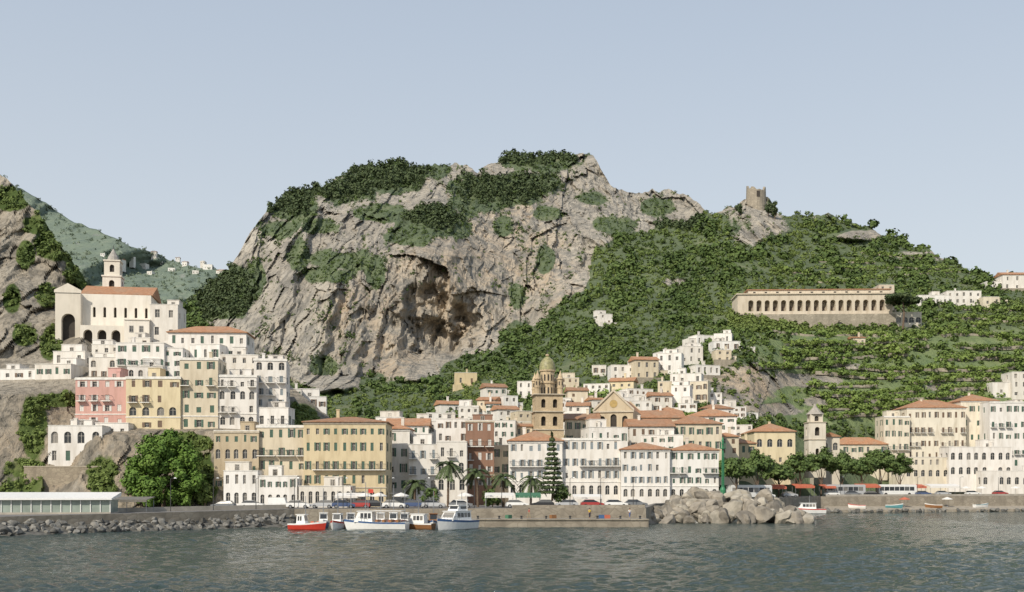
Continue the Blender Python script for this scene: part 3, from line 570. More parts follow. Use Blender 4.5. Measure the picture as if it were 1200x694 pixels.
# ---------------------------------------------------------------- landmarks
def tower_square(t,W,z0,z1,op,mat,name,rz=0):
    mb=MB()
    for (ox,oy,ux,uy,nx,ny) in ((-W/2,-W/2,1,0,0,1),(W/2,-W/2,0,1,-1,0),(W/2,W/2,-1,0,0,-1),(-W/2,W/2,0,-1,1,0)): facade(mb,ox,oy,ux,uy,W,z0,z1,op,nx,ny,.7)
    return mb.build(name,mat,t)
TANB=stonemat('bell_tower_stone',(.66,.525,.345),(.55,.43,.275),1.4,(.40,.32,.21)); GRD=simple('green_majolica',(.27,.255,.125),.5,.4,2)
DARKM=simple('dark_interior',(.05,.043,.036),.9); PALE=WALL['pale']; CHURCH=wallmat('plaster_church',(.77,.735,.66),.4)  # DARKM paints the shade inside openings as a near-black colour
def bell_tower():
    Y=262; s=Y/F; b=P(641.5,540,Y); t=thing('bell_tower','tall ochre stone bell tower with green tiled dome and corner turrets','bell tower',b,R(6)); W=34*s
    z=lambda py:(540-py)*s
    tower_square(t,W,z(560),z(505),[(W*.42,W*.58,z(520),z(511),True)],TANB,'base_stage')
    tower_square(t,W*.96,z(504),z(484),[(W*.20,W*.36,z(500),z(489),True),(W*.60,W*.76,z(500),z(489),True)],TANB,'belfry_stage')
    tower_square(t,W*.93,z(483),z(464),[(W*.19,W*.34,z(479),z(469),True),(W*.59,W*.74,z(479),z(469),True)],TANB,'belfry_stage')
    for py in (505,484,464):
        m=MB(); e=W*.53; m.box(-e,e,-e,e,z(py),z(py)+.22); m.build('cornice',STONETRIM,t)
    m=MB(); e=W*.36; m.box(-e,e,-e,e,z(521),z(464)-.01); m.build('belfry_interior',DARKM,t)  # solid dark block painting the shade behind the belfry openings
    m=MB(); q=W*.25; m.lathe([(q,z(464)+.2),(q,z(450)),(q*1.12,z(450)),(q*1.12,z(449)),(q,z(448.8)),(q,z(436)),(q*1.15,z(435.5)),(q*1.15,z(434)),(q*.95,z(434))],12,ph=math.pi/12); m.build('drum',TANB,t)
    for k in range(12):
        a=math.pi/6*k; r=W*.25*math.cos(math.pi/12)+.02
        for z0 in (z(462),z(447)):
            q=MB(); pts=[(-.2,0),(.2,0),(.2,1.3)]+[(.2*math.cos(u),1.3+.24*math.sin(u)) for u in (.6,1.2,1.57,1.94,2.5)]+[(-.2,1.3)]
            q.poly([(r,x,z0+zz) for x,zz in pts]); q.build('window',DARKM,t,(0,0,0),a)
    for sx in(-1,1):
        for sy in(-1,1):
            m=MB(); x,y=sx*W*.39,sy*W*.39; k=W*.10; m.lathe([(k,z(464)+.22),(k,z(456)),(k*1.18,z(456)),(k*1.18,z(455)),(k,z(455)),(k,z(446.5)),(k*1.25,z(446)),(k*1.25,z(445)),(k*.92,z(444.5)),(k*.7,z(441.5)),(k*.3,z(439)),(.05,z(435.5))],10,x,y); q=m.build('turret',TANB,t)
            for a in range(6):
                d=MB(); an=a*math.pi/3; d.poly([(x+(k+.012)*math.cos(an+e),y+(k+.012)*math.sin(an+e),zz) for e,zz in ((-.2,z(453)),(.2,z(453)),(.2,z(449)),(0,z(448)),(-.2,z(449)))]); d.build('opening',DARKM,q)
    m=MB(); m.lathe([(W*.285,z(434)),(W*.28,z(430)),(W*.25,z(425.5)),(W*.18,z(421.5)),(W*.09,z(419)),(.2,z(418))],14); m.build('dome',GRD,t,smooth=True)
    m=MB(); m.lathe([(.2,z(418)),(.45,z(417)),(.45,z(415.6)),(.1,z(415))],8); m.build('lantern',TANB,t)
    m=MB(); m.cyl((0,0,z(415)),(0,0,z(410)),.07,.05,6); m.box(-.4,.4,-.05,.05,z(412),z(412)+.12); m.build('cross',IRON,t)
bell_tower()
def cathedral():
    Y=272; s=Y/F; b=P(719,525,Y); t=thing('cathedral','brown stone cathedral front with pointed gable and long tiled nave','cathedral',b,R(-14)); W=46*s; H=(525-481)*s; D=30
    m=MB(); op=[(W*.14,W*.28,H*.5,H*.85,True),(W*.42,W*.58,H*.45,H*.9,True),(W*.72,W*.86,H*.5,H*.85,True)]
    facade(m,-W/2,0,1,0,W,-6,H,op,0,1,.5); facade(m,W/2,0,0,1,D,-6,H,[],-1,0); facade(m,-W/2,0,0,1,D,-6,H,[(3+5*k,4.4+5*k,H*.5,H*.8,True) for k in range(5)],1,0,.4)
    pk=(481-459)*s; m.poly([(-W/2,0,H),(W/2,0,H),(0,0,H+pk)]); m.poly([(-W/2,D,H),(W/2,D,H),(0,D,H+pk)]); m.build('wall',WALL['tan'],t)
    hiproof(W-.6,D,pk-.5,.2,'front').build('roof',ROOF,t,(0,.9,H-.15))
    for o in op:
        q=MB(); q.box(o[0]-W/2,o[1]-W/2,.42,.48,o[2],o[3]); q.build('window',DARKM,t)
    m=MB()
    for sg in(-1,1): m.hexa([(sg*(W/2+.3),-.35,H-.3),(0,-.35,H+pk),(0,.4,H+pk),(sg*(W/2+.3),.4,H-.3),(sg*(W/2+.3),-.35,H+.3),(0,-.35,H+pk+.6),(0,.4,H+pk+.6),(sg*(W/2+.3),.4,H+.3)])
    m.box(-W/2-.2,W/2+.2,-.3,-.01,H-.5,H-.1); m.build('gable_moulding',STONETRIM,t)
    m=MB(); m.lathe([(.01,0),(W*.10,.01),(W*.10,.05)],14); q=m.build('mosaic_roundel',simple('gold_mosaic',(.4,.28,.1),.5),t,(0,-.03,H+pk*.35)); q.rotation_euler=(math.pi/2,0,0)
    bld('long orange tiled nave roof range right of the cathedral gable',740,802,490,503,282,d=12,r=0,w='cream',roof='gable',fl=1,c=6,sh=None,name='nave_range',cat='building',rise=2.2)
cathedral()
def hill_church():
    Y=264; s=Y/F; b=P(124,414,Y); t=thing('hilltop_church','whitish church with orange roof and conical bell turret on the left headland','church',b,R(9)); z=lambda py:(414-py)*s; x=lambda px:(px-124)*s
    m=MB(); W=x(175)-x(97); op=[(W*(.16+.15*k),W*(.20+.15*k),z(372),z(360),True) for k in range(6)]
    facade(m,x(97),0,1,0,W,-8,z(345),op,0,1,.8); facade(m,x(175),0,0,1,14,-8,z(345),[(4,5,z(372),z(358),True)],-1,0); facade(m,x(97),0,0,1,14,-8,z(345),[],1,0); m.build('wall',CHURCH,t)
    for o in op:
        q=MB(); q.box(x(97)+o[0],x(97)+o[1],.7,.76,o[2],o[3]); q.build('window',DARKM,t)
    hiproof(W,13,3.0,.4,'gable').build('roof',ROOF,t,((x(175)+x(97))/2,.5,z(345)))
    m=MB(); Wa=x(149)-x(99); oa=[(Wa*(.07+.31*k),Wa*(.27+.31*k),z(411),z(389),True) for k in range(3)]; facade(m,x(99),-3.5,1,0,Wa,-8,z(384),oa,0,1,1.5); m.poly([(x(99),-3.5,z(384)),(x(149),-3.5,z(384)),(x(149),-.01,z(384)),(x(99),-.01,z(384))]); m.build('arcade',CHURCH,t)
    for o in oa: q=MB(); q.box(x(99)+o[0]-.1,x(99)+o[1]+.1,-2.0,-1.9,o[2],o[3]); q.build('archway',DARKM,t)  # dark panel behind each arch, painting the shade inside it
    m=MB(); m.box(x(149.2),x(177),-5,-.01,-8,z(378)); m.box(x(149),x(178),-5.2,-.01,z(378)+.003,z(378)+.25); q=m.build('lower_chapel',CHURCH,t)
    for k in (0,1): put('window',winmesh(.9,1.5),q,(x(157+11*k),-5.06,z(392)))
    m=MB(); Wp=x(98)-x(70); o=(Wp*.24,Wp*.78,z(407),z(370),True); facade(m,x(70),-2,1,0,Wp,-8,z(346),[o],0,1,1.6); facade(m,x(98),-2,0,1,12,-8,z(346),[],-1,0); facade(m,x(70),-2,0,1,12,-8,z(346),[],1,0)
    m.poly([(x(70),-2,z(346)),(x(98),-2,z(346)),(x(98),10,z(346)),(x(70),10,z(346))]); m.build('porch',CHURCH,t)
    q=MB(); q.box(x(70)+o[0]-.2,x(70)+o[1]+.2,-.5,-.4,o[2],o[3]); q.build('archway',DARKM,t)
    m=MB(); m.poly([(x(69),-2.2,z(346)),(x(99),-2.2,z(346)),(x(99),-2.2,z(343)),(x(84),-2.2,z(335)),(x(69),-2.2,z(343))]); m.build('pediment',CHURCH,t)
    tw=put('tower',None,t,(0,9,0)); W=23*s
    for n,(z0,z1,w) in enumerate(((414,318,.92),(317,299,.78))):
        mb=MB(); w*=W
        op=[(w*.35,w*.65,z(z1+13),z(z1+4),True)]
        for (ox,oy,ux,uy,nx,ny) in ((-w/2,-w/2,1,0,0,1),(w/2,-w/2,0,1,-1,0),(w/2,w/2,-1,0,0,-1),(-w/2,w/2,0,-1,1,0)): facade(mb,ox,oy,ux,uy,w,z(z0),z(z1),op,nx,ny,.5)
        mb.box(-w/2-.2,w/2+.2,-w/2-.2,w/2+.2,z(z1)+.01,z(z1)+.35); mb.build('tower_stage',CHURCH,tw)
        c=MB(); c.box(-w*.36,w*.36,-w*.36,w*.36,z(z1+16),z(z1)); c.build('belfry_interior',DARKM,tw)
    m=MB(); m.lathe([(W*.31,z(299)+.3),(W*.31,z(296)),(W*.27,z(292.5)),(W*.13,z(287)),(.1,z(282.5))],10); m.build('cupola',simple('grey_cupola',(.33,.31,.28),.8),tw)
    m=MB(); m.cyl((0,0,z(282.5)),(0,0,z(278)),.1,.07,6); m.build('cross',IRON,tw)
hill_church()
m=MB(); q=[P(15,440,247),P(62,424,249),P(125,408,250),P(205,398,252)]
for a,b in zip(q[:-1],q[1:]): m.hexa([(a[0],a[1],a[2]-6),(b[0],b[1],b[2]-6),(b[0],b[1]+1,b[2]-6),(a[0],a[1]+1,a[2]-6),a,b,(b[0],b[1]+1,b[2]),(a[0],a[1]+1,a[2])])
tag(m.build('ramp_wall',WALL['white']),'white sloping ramp wall below the hilltop church','wall')
def convent():
    Y=450; s=Y/F; b=P(955,374,Y); t=thing('convent','long weathered convent with arcaded loggia on the green slope','convent',b,R(-2)); z=lambda py:(374-py)*s
    W=180*s; m=MB(); n=17; c=W*.90/n; op=[(W*.06+c*(k+.18),W*.06+c*(k+.82),z(364.5),z(351.5),True) for k in range(n)]; WE=WALL['weathered']
    facade(m,-W/2,0,1,0,W,-12,z(345),op,0,1,2.4); facade(m,-W/2,0,0,1,14,-12,z(345),[],1,0); facade(m,W/2,0,0,1,14,-12,z(345),[],-1,0); m.build('wall',WE,t)
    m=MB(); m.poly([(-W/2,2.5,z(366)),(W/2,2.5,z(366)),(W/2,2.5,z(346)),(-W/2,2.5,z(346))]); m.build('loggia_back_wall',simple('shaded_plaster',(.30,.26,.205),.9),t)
    m=MB(); m.box(-W/2-.5,W/2+.5,-.5,14,z(345)+.01,z(345)+.5); m.build('roof',WE,t)
    m=MB(); m.box(-W*.42,W*.5,4,13.5,z(345)+.52,z(338)); m.build('upper_storey',WE,t)
    m=MB(); m.box(-W*.43,W*.51,3.6,13.9,z(338)+.01,z(338)+.4); m.build('upper_roof',ROOF,t)
    for k in range(12):
        q=MB(); x=-W*.38+k*W*.075; q.box(x-.5,x+.5,3.93,3.99,z(343),z(339.8)); q.build('window',DARKM,t)
    m=MB(); m.box(-W/2-1,W/2+1,-1.0,-.01,-12,z(368.5)); m.build('terrace_wall',TERRSTONE,t)
    for k in range(n):
        q=MB(); x=-W/2+W*.06+c*(k+.5); q.box(x-.55,x+.55,2.43,2.48,z(364.5),z(358)); q.build('door',DOORM,t)
convent()
bld('pale wing at the right end of the convent',1030,1048,334,350,460,d=10,w='weathered',fl=2,c=2,sh=None,name='convent_wing',cat='building')
bld('arched pale terrace building right below the convent',1042,1080,366,380,450,d=8,w='pale',fl=1,c=5,sh=None,ar=(0,),name='terrace_building',cat='building',ww=2.2)
def ruin():
    Y=T1(TB,886,241)-5; s=Y/F; b=P(886,243,Y); t=thing('ruined_tower','ruined round stone watchtower on the ridge','tower',b); r=11.5*s; n=22
    m=MB(); tops=[(20+2.2*math.sin(k*1.9)+2*(k%5==0)+(3 if 6<k<13 else 0)-(3 if k in(17,18) else 0))*s for k in range(n)]
    V=[]
    for rr in (r,r*.78):
        V.append([(rr*(1.06)*math.cos(2*math.pi*k/n),rr*1.06*math.sin(2*math.pi*k/n),-8) for k in range(n)]); V.append([(rr*.97*math.cos(2*math.pi*k/n),rr*.97*math.sin(2*math.pi*k/n),tops[k]) for k in range(n)])
    for k in range(n):
        j=(k+1)%n; m.poly([V[0][k],V[0][j],V[1][j],V[1][k]]); m.poly([V[2][k],V[2][j],V[3][j],V[3][k]]); m.poly([V[1][k],V[1][j],V[3][j],V[3][k]])
    m.build('tower_wall',GREYSTONE,t)
    q=MB(); q.box(-.9,.9,-r*1.0-.15,-r*.9,5,8.5); q.build('window',DARKM,t)
ruin()
def small_church_tower():
    Y=322; s=Y/F; b=P(955,548,Y); t=thing('church_tower','small pale church tower with pointed cap above the seafront trees','church tower',b); z=lambda py:(548-py)*s; W=20*s
    m=MB(); w=W; op=[(w*.36,w*.64,z(511),z(501),True),(w*.4,w*.6,z(534),z(526),True)]
    tower_square(t,w,z(560),z(496),op,PALE,'shaft'); tower_square(t,w*.72,z(495),z(486),[(w*.24,w*.48,z(494),z(488),True)],PALE,'belfry')
    for py in(497,517): m=MB(); m.box(-w*.54,w*.54,-w*.54,w*.54,z(py)+.26,z(py)+.48); m.build('cornice',STONETRIM,t)
    m=MB(); m.box(-w*.3,w*.3,-w*.3,w*.3,z(535),z(487)); m.build('belfry_interior',DARKM,t)
    m=MB(); e=w*.42; m.lathe([(e*1.3,z(486)),(e*.9,z(483)),(e*.35,z(478)),(.08,z(473))],8,ph=math.pi/8); m.build('cap',simple('grey_cap',(.34,.31,.27),.8),t)
    bld('small pale church front right of the small church tower',962,984,512,548,324,d=12,w='pale',roof='front',fl=2,c=2,sh=None,ar=(1,),name='church',cat='church')
small_church_tower()
# terraces
def terrace(i,px0,px1,py0,amp=1.0):
    m=MB(); pts=[]; xs=np.arange(px0,px1+1,6).astype(float); pys=np.array([py0+math.sin(px*.02+i)*3.5+math.sin(px*.055+i*3)*1.4+(px-1040)*-.012+random.uniform(-.3,.3) for px in xs]); YY=TB(xs,pys)-2.0
    for px,py,Y in zip(xs,pys,YY):
        hh=(1.2+.9*math.sin(px*.05+i*2))*amp; pts.append((P(px,py+2.2,Y),P(px,py-hh,Y)))
    for (a,b),(c,d) in zip(pts[:-1],pts[1:]):
        m.hexa([a,c,(c[0],c[1]+2.5,c[2]),(a[0],a[1]+2.5,a[2]),b,d,(d[0],d[1]+2.5,d[2]),(b[0],b[1]+2.5,b[2])])
    tag(m.build('terrace_wall',TERRSTONE),'dry stone retaining wall of the green terraces','wall','terrace walls on the right slope')
    return [(0.5*(b[0]+d[0])+random.uniform(-1,1),0.5*(b[1]+d[1])+1.5-random.choice((0,0,0,2.8)),b[2]+random.uniform(-.3,1.0)) for (a,b),(c,d) in zip(pts[:-1],pts[1:]) for _ in range(5) if random.random()<.85]
rows=[]
for i,py in enumerate(range(390,496,10)):
    x0=882+random.randint(0,40)+(60 if py>430 else 0); x1=x0+random.randint(70,180); rows+=terrace(i,x0,x1,py); x2=x1+random.randint(6,40)
    if x2<1150: rows+=terrace(i+.5,x2,random.randint(1150,1235),py+random.randint(-4,4))
for i,(a,b,py) in enumerate([(905,1000,318),(930,1060,326),(1085,1215,362),(1095,1215,372),(1090,1210,381),(655,690,455),(690,760,462),(770,830,486),(1010,1100,300),(980,1120,312),(960,1030,304),(1060,1140,324)]): rows+=terrace(i*1.3,a,b,py,.6)
C=np.array(rows); g=np.random.default_rng(8); s=.6+1.3*g.random(len(C))**1.5; V_,Q_=leafcloud(C,np.stack([s*1.4,s,s*.85],1),34,s*.34,8,.5)
tag(put('terrace_vines',npmesh('terrace_vines',V_,Q_,LEAF_TERR)),'rows of bright green vines and lemon bushes on the terraces','vegetation',None,'stuff')
scatter('terrace_shrubs','green bushes between the terrace walls',vB,terr*(gB>.3)*(vn(pxB*.04,pyB*.06,pxB*0,71)>.05),560,1.6,4.6,LEAF_TERR,40,9)
scatter('village_greenery','green gardens between the hillside houses',vB,ell(pxB,pyB,[(760,455,120,60),(600,485,120,28)],.3)*(pyB<505),1300,1.5,3.9,LEAF_HILL,40,10)
# ---------------------------------------------------------------- water + shore
def water():
    NR,NC=800,560
    rowsY=np.geomspace(34,380,NR); u=np.linspace(-.60,.60,NC); Yg=np.repeat(rowsY[:,None],NC,1); Xg=Yg*u[None,:]; Z=np.zeros_like(Xg); g=np.random.default_rng(5)
    for k in range(48):
        lam=.6*(3.0/.6)**g.random(); th=g.normal(1.2,.85); ph=g.random()*6.28; kx,ky=math.cos(th)*6.283/lam,math.sin(th)*6.283/lam
        fade=1-sst(lam*50,lam*100,Yg)*.85
        Z+=.0125*lam*fade*np.sin(Xg*kx+Yg*ky+ph+2.2*np.sin(Xg*.07*(k%3+1)+Yg*.05)+1.5*np.sin(Yg*.11-Xg*.04*(k%4)))
    Z*=.75+.6*vn(Xg*.04,Yg*.02,Xg*0,6)
    V=np.stack([Xg,Yg,Z],-1).reshape(-1,3); i=np.arange(NR*NC).reshape(NR,NC); Q=np.stack([i[:-1,:-1],i[:-1,1:],i[1:,1:],i[1:,:-1]],-1).reshape(-1,4)
    m,t,b=base('sea_water',.05); b.inputs['IOR'].default_value=1.33
    c=ramp(t,noise(t,.03,4),[(.35,(.026,.046,.040)),(.65,(.042,.064,.053))]); t.links.new(c,b.inputs['Base Color'])
    h=nd(t,'ShaderNodeMath',{0:noise(t,1.7,7,None,(1,.55,1),.4,.68),1:noise(t,5.5,5,None,(1,.6,1))},operation='ADD').outputs[0]; bump(t,b,h,1.0,.22)
    me=npmesh('water',V,Q,m); me.polygons.foreach_set('use_smooth',np.ones(len(Q),dtype=bool)); put('water',me)['kind']='structure'
    q=MB(); q.poly([(-6000,-3000,-.9),(6000,-3000,-.9),(6000,500,-.9),(-6000,500,-.9)]); q.build('sea',m)['kind']='structure'
    q=MB(); q.poly([(-9000,420,-.4),(9000,420,-.4),(9000,9000,-.4),(-9000,9000,-.4)]); q.build('ground',simple('far_ground',(.12,.12,.07),.9,.3,.02))['kind']='structure'
water()
EDGE=[(-160,148,2.4),(0,153,2.5),(345,189,2.9),(400,190,2.9),(757,192,3.0),(768,214,3.4),(850,244,3.9),(962,300,4.2),(1330,322,4.4)]
def gz(px): return float(np.interp(px,[e[0] for e in EDGE],[e[2] for e in EDGE]))
def ey(px): return float(np.interp(px,[e[0] for e in EDGE],[e[1] for e in EDGE]))
PAVE=simple('promenade_asphalt',(.17,.16,.15),.9,.25,.5)
m=MB(); w=MB(); ew=[((px-600)/F*Y,Y,z) for px,Y,z in EDGE]
for a,b in zip(ew[:-1],ew[1:]):
    ka=420/a[1]; kb=420/b[1]; m.poly([a,b,(b[0]*kb,420,b[2]),(a[0]*ka,420,a[2])]); w.poly([(a[0],a[1],-2),(b[0],b[1],-2),b,a])
m.build('promenade',PAVE)['kind']='structure'; w.build('sea_wall',QUAYSTONE)['kind']='structure'
def parapet(label,h,off,mat,pxs):
    m=MB()
    pts=[((px-600)/F*(ey(px)+off),ey(px)+off,gz(px)) for px in pxs]
    for a,b in zip(pts[:-1],pts[1:]): m.hexa([(a[0],a[1],a[2]-.1),(b[0],b[1],b[2]-.1),(b[0],b[1]+.4,b[2]-.1),(a[0],a[1]+.4,a[2]-.1),(a[0],a[1],a[2]+h),(b[0],b[1],b[2]+h),(b[0],b[1]+.4,b[2]+h),(a[0],a[1]+.4,a[2]+h)])
    tag(m.build('parapet_wall',mat),label,'wall')
CONC=simple('pale_concrete',(.36,.33,.28),.9,.2,.6,.3)
parapet('low grey parapet wall along the left shore road',.7,6,CONC,list(range(128,346,12)))
parapet('tan parapet wall on the upper quay behind the boats',.55,1.2,QUAYSTONE,list(range(600,758,12)))
parapet('low parapet wall along the right shore road',.5,1.2,CONC,list(range(968,1325,20)))
QZ=1.35
m=MB(); x0,x1=(398-600)/F*186,(757-600)/F*186; m.box(x0,x1,182.5,189.5,-2,QZ-.2); m.box(x0-.1,x1+.1,182.3,189.5,QZ-.197,QZ); m.build('quay',QUAYSTONE)['kind']='structure'
m=MB(); pts=[(px,ey(px)) for px in(966,1080,1210,1330)]
for (a,ya),(b,yb) in zip(pts[:-1],pts[1:]):
    f=lambda px,Y,z:((px-600)/F*Y,Y,z)
    m.hexa([f(a,ya-9,-2),f(b,yb-9,-2),f(b,yb-.02,-2),f(a,ya-.02,-2),f(a,ya-9,.7),f(b,yb-9,.7),f(b,yb-.02,1.5),f(a,ya-.02,1.5)])
m.build('beach',simple('shingle_beach',(.33,.29,.23),.95,.3,1.2,.6))['kind']='structure'
# rocks
def rockmesh(seed,npl=15,sub=3,lo=.42,hi=.78):
    bm=bmesh.new(); bmesh.ops.create_icosphere(bm,subdivisions=sub,radius=1); r=random.Random(seed)
    pl=[(Vector((r.gauss(0,1),r.gauss(0,1),r.gauss(0,1))).normalized(),r.uniform(lo,hi)) for _ in range(npl)]
    for v in bm.verts:
        for n,d in pl:
            k=v.co.dot(n)
            if k>d: v.co-=n*(k-d)*.96
        v.co+=Vector((r.gauss(0,1),r.gauss(0,1),r.gauss(0,1)))*.016
    if lo<.44: bmesh.ops.dissolve_limit(bm,angle_limit=.12,verts=bm.verts,edges=bm.edges)
    me=bpy.data.meshes.new('rock'); bm.to_mesh(me); bm.free(); return me
BOULD=[simple('boulder_stone_a',(.27,.24,.195),.95,.42,1.0,1.0),simple('boulder_stone_b',(.19,.17,.14),.95,.45,1.1,1.0),simple('boulder_stone_c',(.33,.30,.245),.95,.38,.9,1.0)]
RIP=[simple('riprap_stone_a',(.17,.165,.15),.9,.35,.8,.6),simple('riprap_stone_b',(.10,.098,.09),.9,.35,.8,.6),simple('riprap_stone_c',(.24,.23,.205),.9,.3,.8,.6)]
def rockset(mats,n,**k):
    o=[]
    for i in range(n): me=rockmesh(i+len(mats[0].name),**k); me.materials.append(mats[i%3]); o.append(me)
    return o
RM=rockset(BOULD,12,npl=13,lo=.46,hi=.8); RR=rockset(RIP,9); rr=random.Random(3)
def rock(me,name,x,y,z,s,label,group):
    o=put(name,me,None,(x,y,z)); o.rotation_euler=(rr.uniform(-.7,.7),rr.uniform(-.7,.7),rr.uniform(0,6.3)); o.scale=(s*rr.uniform(.9,1.35),s*rr.uniform(.85,1.2),s*rr.uniform(.8,1.05)); tag(o,label,'rock',group)
prof=[(752,605),(765,597),(785,588),(805,578),(820,570),(835,571),(850,577),(865,573),(880,571),(900,576),(920,587),(940,600),(952,608)]
for k in range(112):
    px=rr.uniform(756,946); top=np.interp(px,[a for a,_ in prof],[b for _,b in prof]); f=rr.random()**.8
    Y=201+f*11; hz=HC+(YH-top)/F*208; s=rr.uniform(1.3,2.4); zz=max(-.2,f*(hz-s*.6)+rr.uniform(-.5,.4))
    rock(rr.choice(RM),'boulder',(px-600)/F*Y,Y,zz,s,'tan grey blocky boulder heaped on the harbour breakwater','boulders of the breakwater')
for k in range(295):
    px=rr.uniform(-25,346); f=rr.random(); Y=ey(px)-5.2+f*4.6; s=rr.uniform(.32,.78)
    rock(rr.choice(RR),'rock',(px-600)/F*Y,Y,.1+f*(gz(px)-1.0),s,'dark grey rock in the rubble bank along the left shore','rocks of the left shore bank')
m=MB(); pts=[(px,ey(px)) for px in (-160,0,120,240,345)]
for (a,ya),(b,yb) in zip(pts[:-1],pts[1:]):
    f=lambda px,Y,z:((px-600)/F*Y,Y,z)
    m.hexa([f(a,ya-5.4,-2),f(b,yb-5.4,-2),f(b,yb-.02,-2),f(a,ya-.02,-2),f(a,ya-5.4,-.1),f(b,yb-5.4,-.1),f(b,yb-.02,gz(b)-1.0),f(a,ya-.02,gz(a)-1.0)])
m.build('embankment',simple('rubble_fill',(.12,.115,.10),.95,.5,1.4,1.0))['kind']='structure'
for k in range(60):
    px=rr.uniform(952,1215); Y=ey(px)-9.5-rr.random()*1.5 if px>968 else ey(px)-2-rr.random()*3
    rock(rr.choice(RR),'rock',(px-600)/F*Y,Y,.1+rr.random()*.4,rr.uniform(.4,1.0),'grey rock at the water edge of the right shore','rocks of the right shore')
# ---------------------------------------------------------------- boats
def paint(n,c,r=.35): return simple(n,c,r,.06,2)
WHITE=paint('white_gelcoat',(.78,.78,.76)); RED=paint('red_boat_paint',(.52,.05,.03)); BLUE=paint('blue_boat_paint',(.05,.11,.24)); WOOD=paint('varnished_wood',(.25,.12,.05)); ORANGE=paint('orange_red_canvas',(.50,.14,.08),.8); GREENP=paint('green_canvas',(.06,.17,.10),.8); CANV=paint('white_canvas',(.70,.68,.64),.85); TEAL=paint('turquoise_boat_paint',(.10,.28,.31))
def hull(t,L,B,fb,mat,stripe,sheer=.5):
    m=MB(); ns=12; rings=[]
    for i in range(ns+1):
        q=i/ns; x=-L/2+L*q; hb=B/2*(1-max(0,(q-.35)/.65)**2.3)*(.86+.14*min(1,q/.3)); hb=max(hb,.03); zt=fb+sheer*max(0,q-.3)**1.6*1.5; xb=x-(L*.07*max(0,q-.6)/.4)
        rings.append([(xb,-hb*.55,-.35),(xb+(x-xb)*.5,-hb*.86,.1),(x,-hb,zt*.78),(x,-hb*1.02,zt),(x,hb*1.02,zt),(x,hb,zt*.78),(xb+(x-xb)*.5,hb*.86,.1),(xb,hb*.55,-.35)])
    for a,b in zip(rings[:-1],rings[1:]):
        for k in range(7):
            m.poly([a[k],b[k],b[k+1],a[k+1]],1 if k in(2,4) else 2 if k==3 else 0)
    m.poly(rings[0],0); m.poly(rings[-1],0); m.build('hull',[mat,stripe,CONC if mat is WOOD else WHITE],t); return rings
def boat(kind,label,px,Y,rz,L,B,fb,mat,stripe,z=.05):
    t=thing(kind,label,'boat',((px-600)/F*Y,Y,z),R(rz)); hull(t,L,B,fb,mat,stripe); return t
def cabin(t,x0,x1,hw,z0,z1,mat,name='cabin',rake=.4,nwin=3):
    m=MB(); m.hexa([(x0,-hw,z0),(x1,-hw,z0),(x1,hw,z0),(x0,hw,z0),(x0+.1,-hw*.9,z1),(x1-rake,-hw*.9,z1),(x1-rake,hw*.9,z1),(x0+.1,hw*.9,z1)]); m.box(x0-.1,x1-rake+.25,-hw,hw,z1+.003,z1+.1); c=m.build(name,mat,t)
    hz=z1-z0
    for sg in(-1,1):
        for k in range(nwin):
            a=x0+.25+(x1-rake-x0-.5)*k/nwin; b=a+(x1-rake-x0-.5)/nwin-.12; ya=lambda f:sg*(hw*(1-.1*f)+.012); q=MB()
            q.poly([(a,ya(.35),z0+hz*.35),(b,ya(.35),z0+hz*.35),(b,ya(.85),z0+hz*.85),(a,ya(.85),z0+hz*.85)]); q.build('window',GLASS,c)
    q=MB(); f=lambda s_:x1-rake*s_+.015; q.poly([(f(.35),-hw*.8,z0+hz*.35),(f(.35),hw*.8,z0+hz*.35),(f(.88),hw*.78,z0+hz*.88),(f(.88),-hw*.78,z0+hz*.88)]); q.build('windscreen',GLASS,c)
    return c
def rail(t,L,B,z,x0,x1):
    m=MB(); pr=None
    for k in range(9):
        q=k/8; x=x0+(x1-x0)*q; hb=B/2*(1-max(0,((x+L/2)/L-.35)/.65)**2.3)*.95; zt=z+.3*max(0,q)
        for sg in(-1,1):
            m.cyl((x,sg*hb,zt-.15),(x,sg*hb,zt+.55),.025,.025,5)
            if pr: m.cyl((pr[0],sg*pr[1],pr[2]),(x,sg*hb,zt+.55),.025,.025,5)
        pr=(x,hb,zt+.55)
    m.build('bow_rail',GREYMETAL,t)
def mast(t,x,z0,z1,flag=None):
    m=MB(); m.cyl((x,0,z0),(x,0,z1),.07,.05,6); m.cyl((x,-.7,z1*.8),(x,.7,z1*.8),.03,.03,5); o=m.build('mast',GREYMETAL,t)
    if flag: q=MB(); q.poly([(x-.05,0,z1-.7),(x-.9,.15,z1-.75),(x-.9,.1,z1-.15),(x-.05,0,z1-.1)]); q.build('flag',flag,o)
def gear(t,x0,n,mat,z):
    for k in range(n): q=MB(); q.cyl((x0+.5*k,.3*(-1)**k,z),(x0+.5*k,.3*(-1)**k,z+.4),.22,.18,8); q.build('float',mat,t)
t=boat('fishing_boat','small red fishing boat moored leftmost at the harbour',361,170,-12,6.0,2.2,.95,RED,WHITE); cabin(t,-1.7,-.2,.65,.9,2.3,WHITE,'wheelhouse',.25,2); mast(t,-.4,2.2,5.2)
m=MB(); m.box(-2.7,-2.3,-.3,.3,.8,1.35); m.build('engine_cover',IRON,t); gear(t,.5,3,ORANGE,.9)
t=boat('excursion_boat','large white excursion boat with open canopy left of the small boats',440,171,170,10.2,3.0,1.15,WHITE,BLUE); cabin(t,.2,3.2,1.05,1.15,2.8,WHITE,'wheelhouse',.7,3); rail(t,10.2,3.0,1.3,1.0,4.8)
m=MB(); m.box(-4.5,.2,-1.15,1.15,2.85,2.95); m.build('canopy',CANV,t)
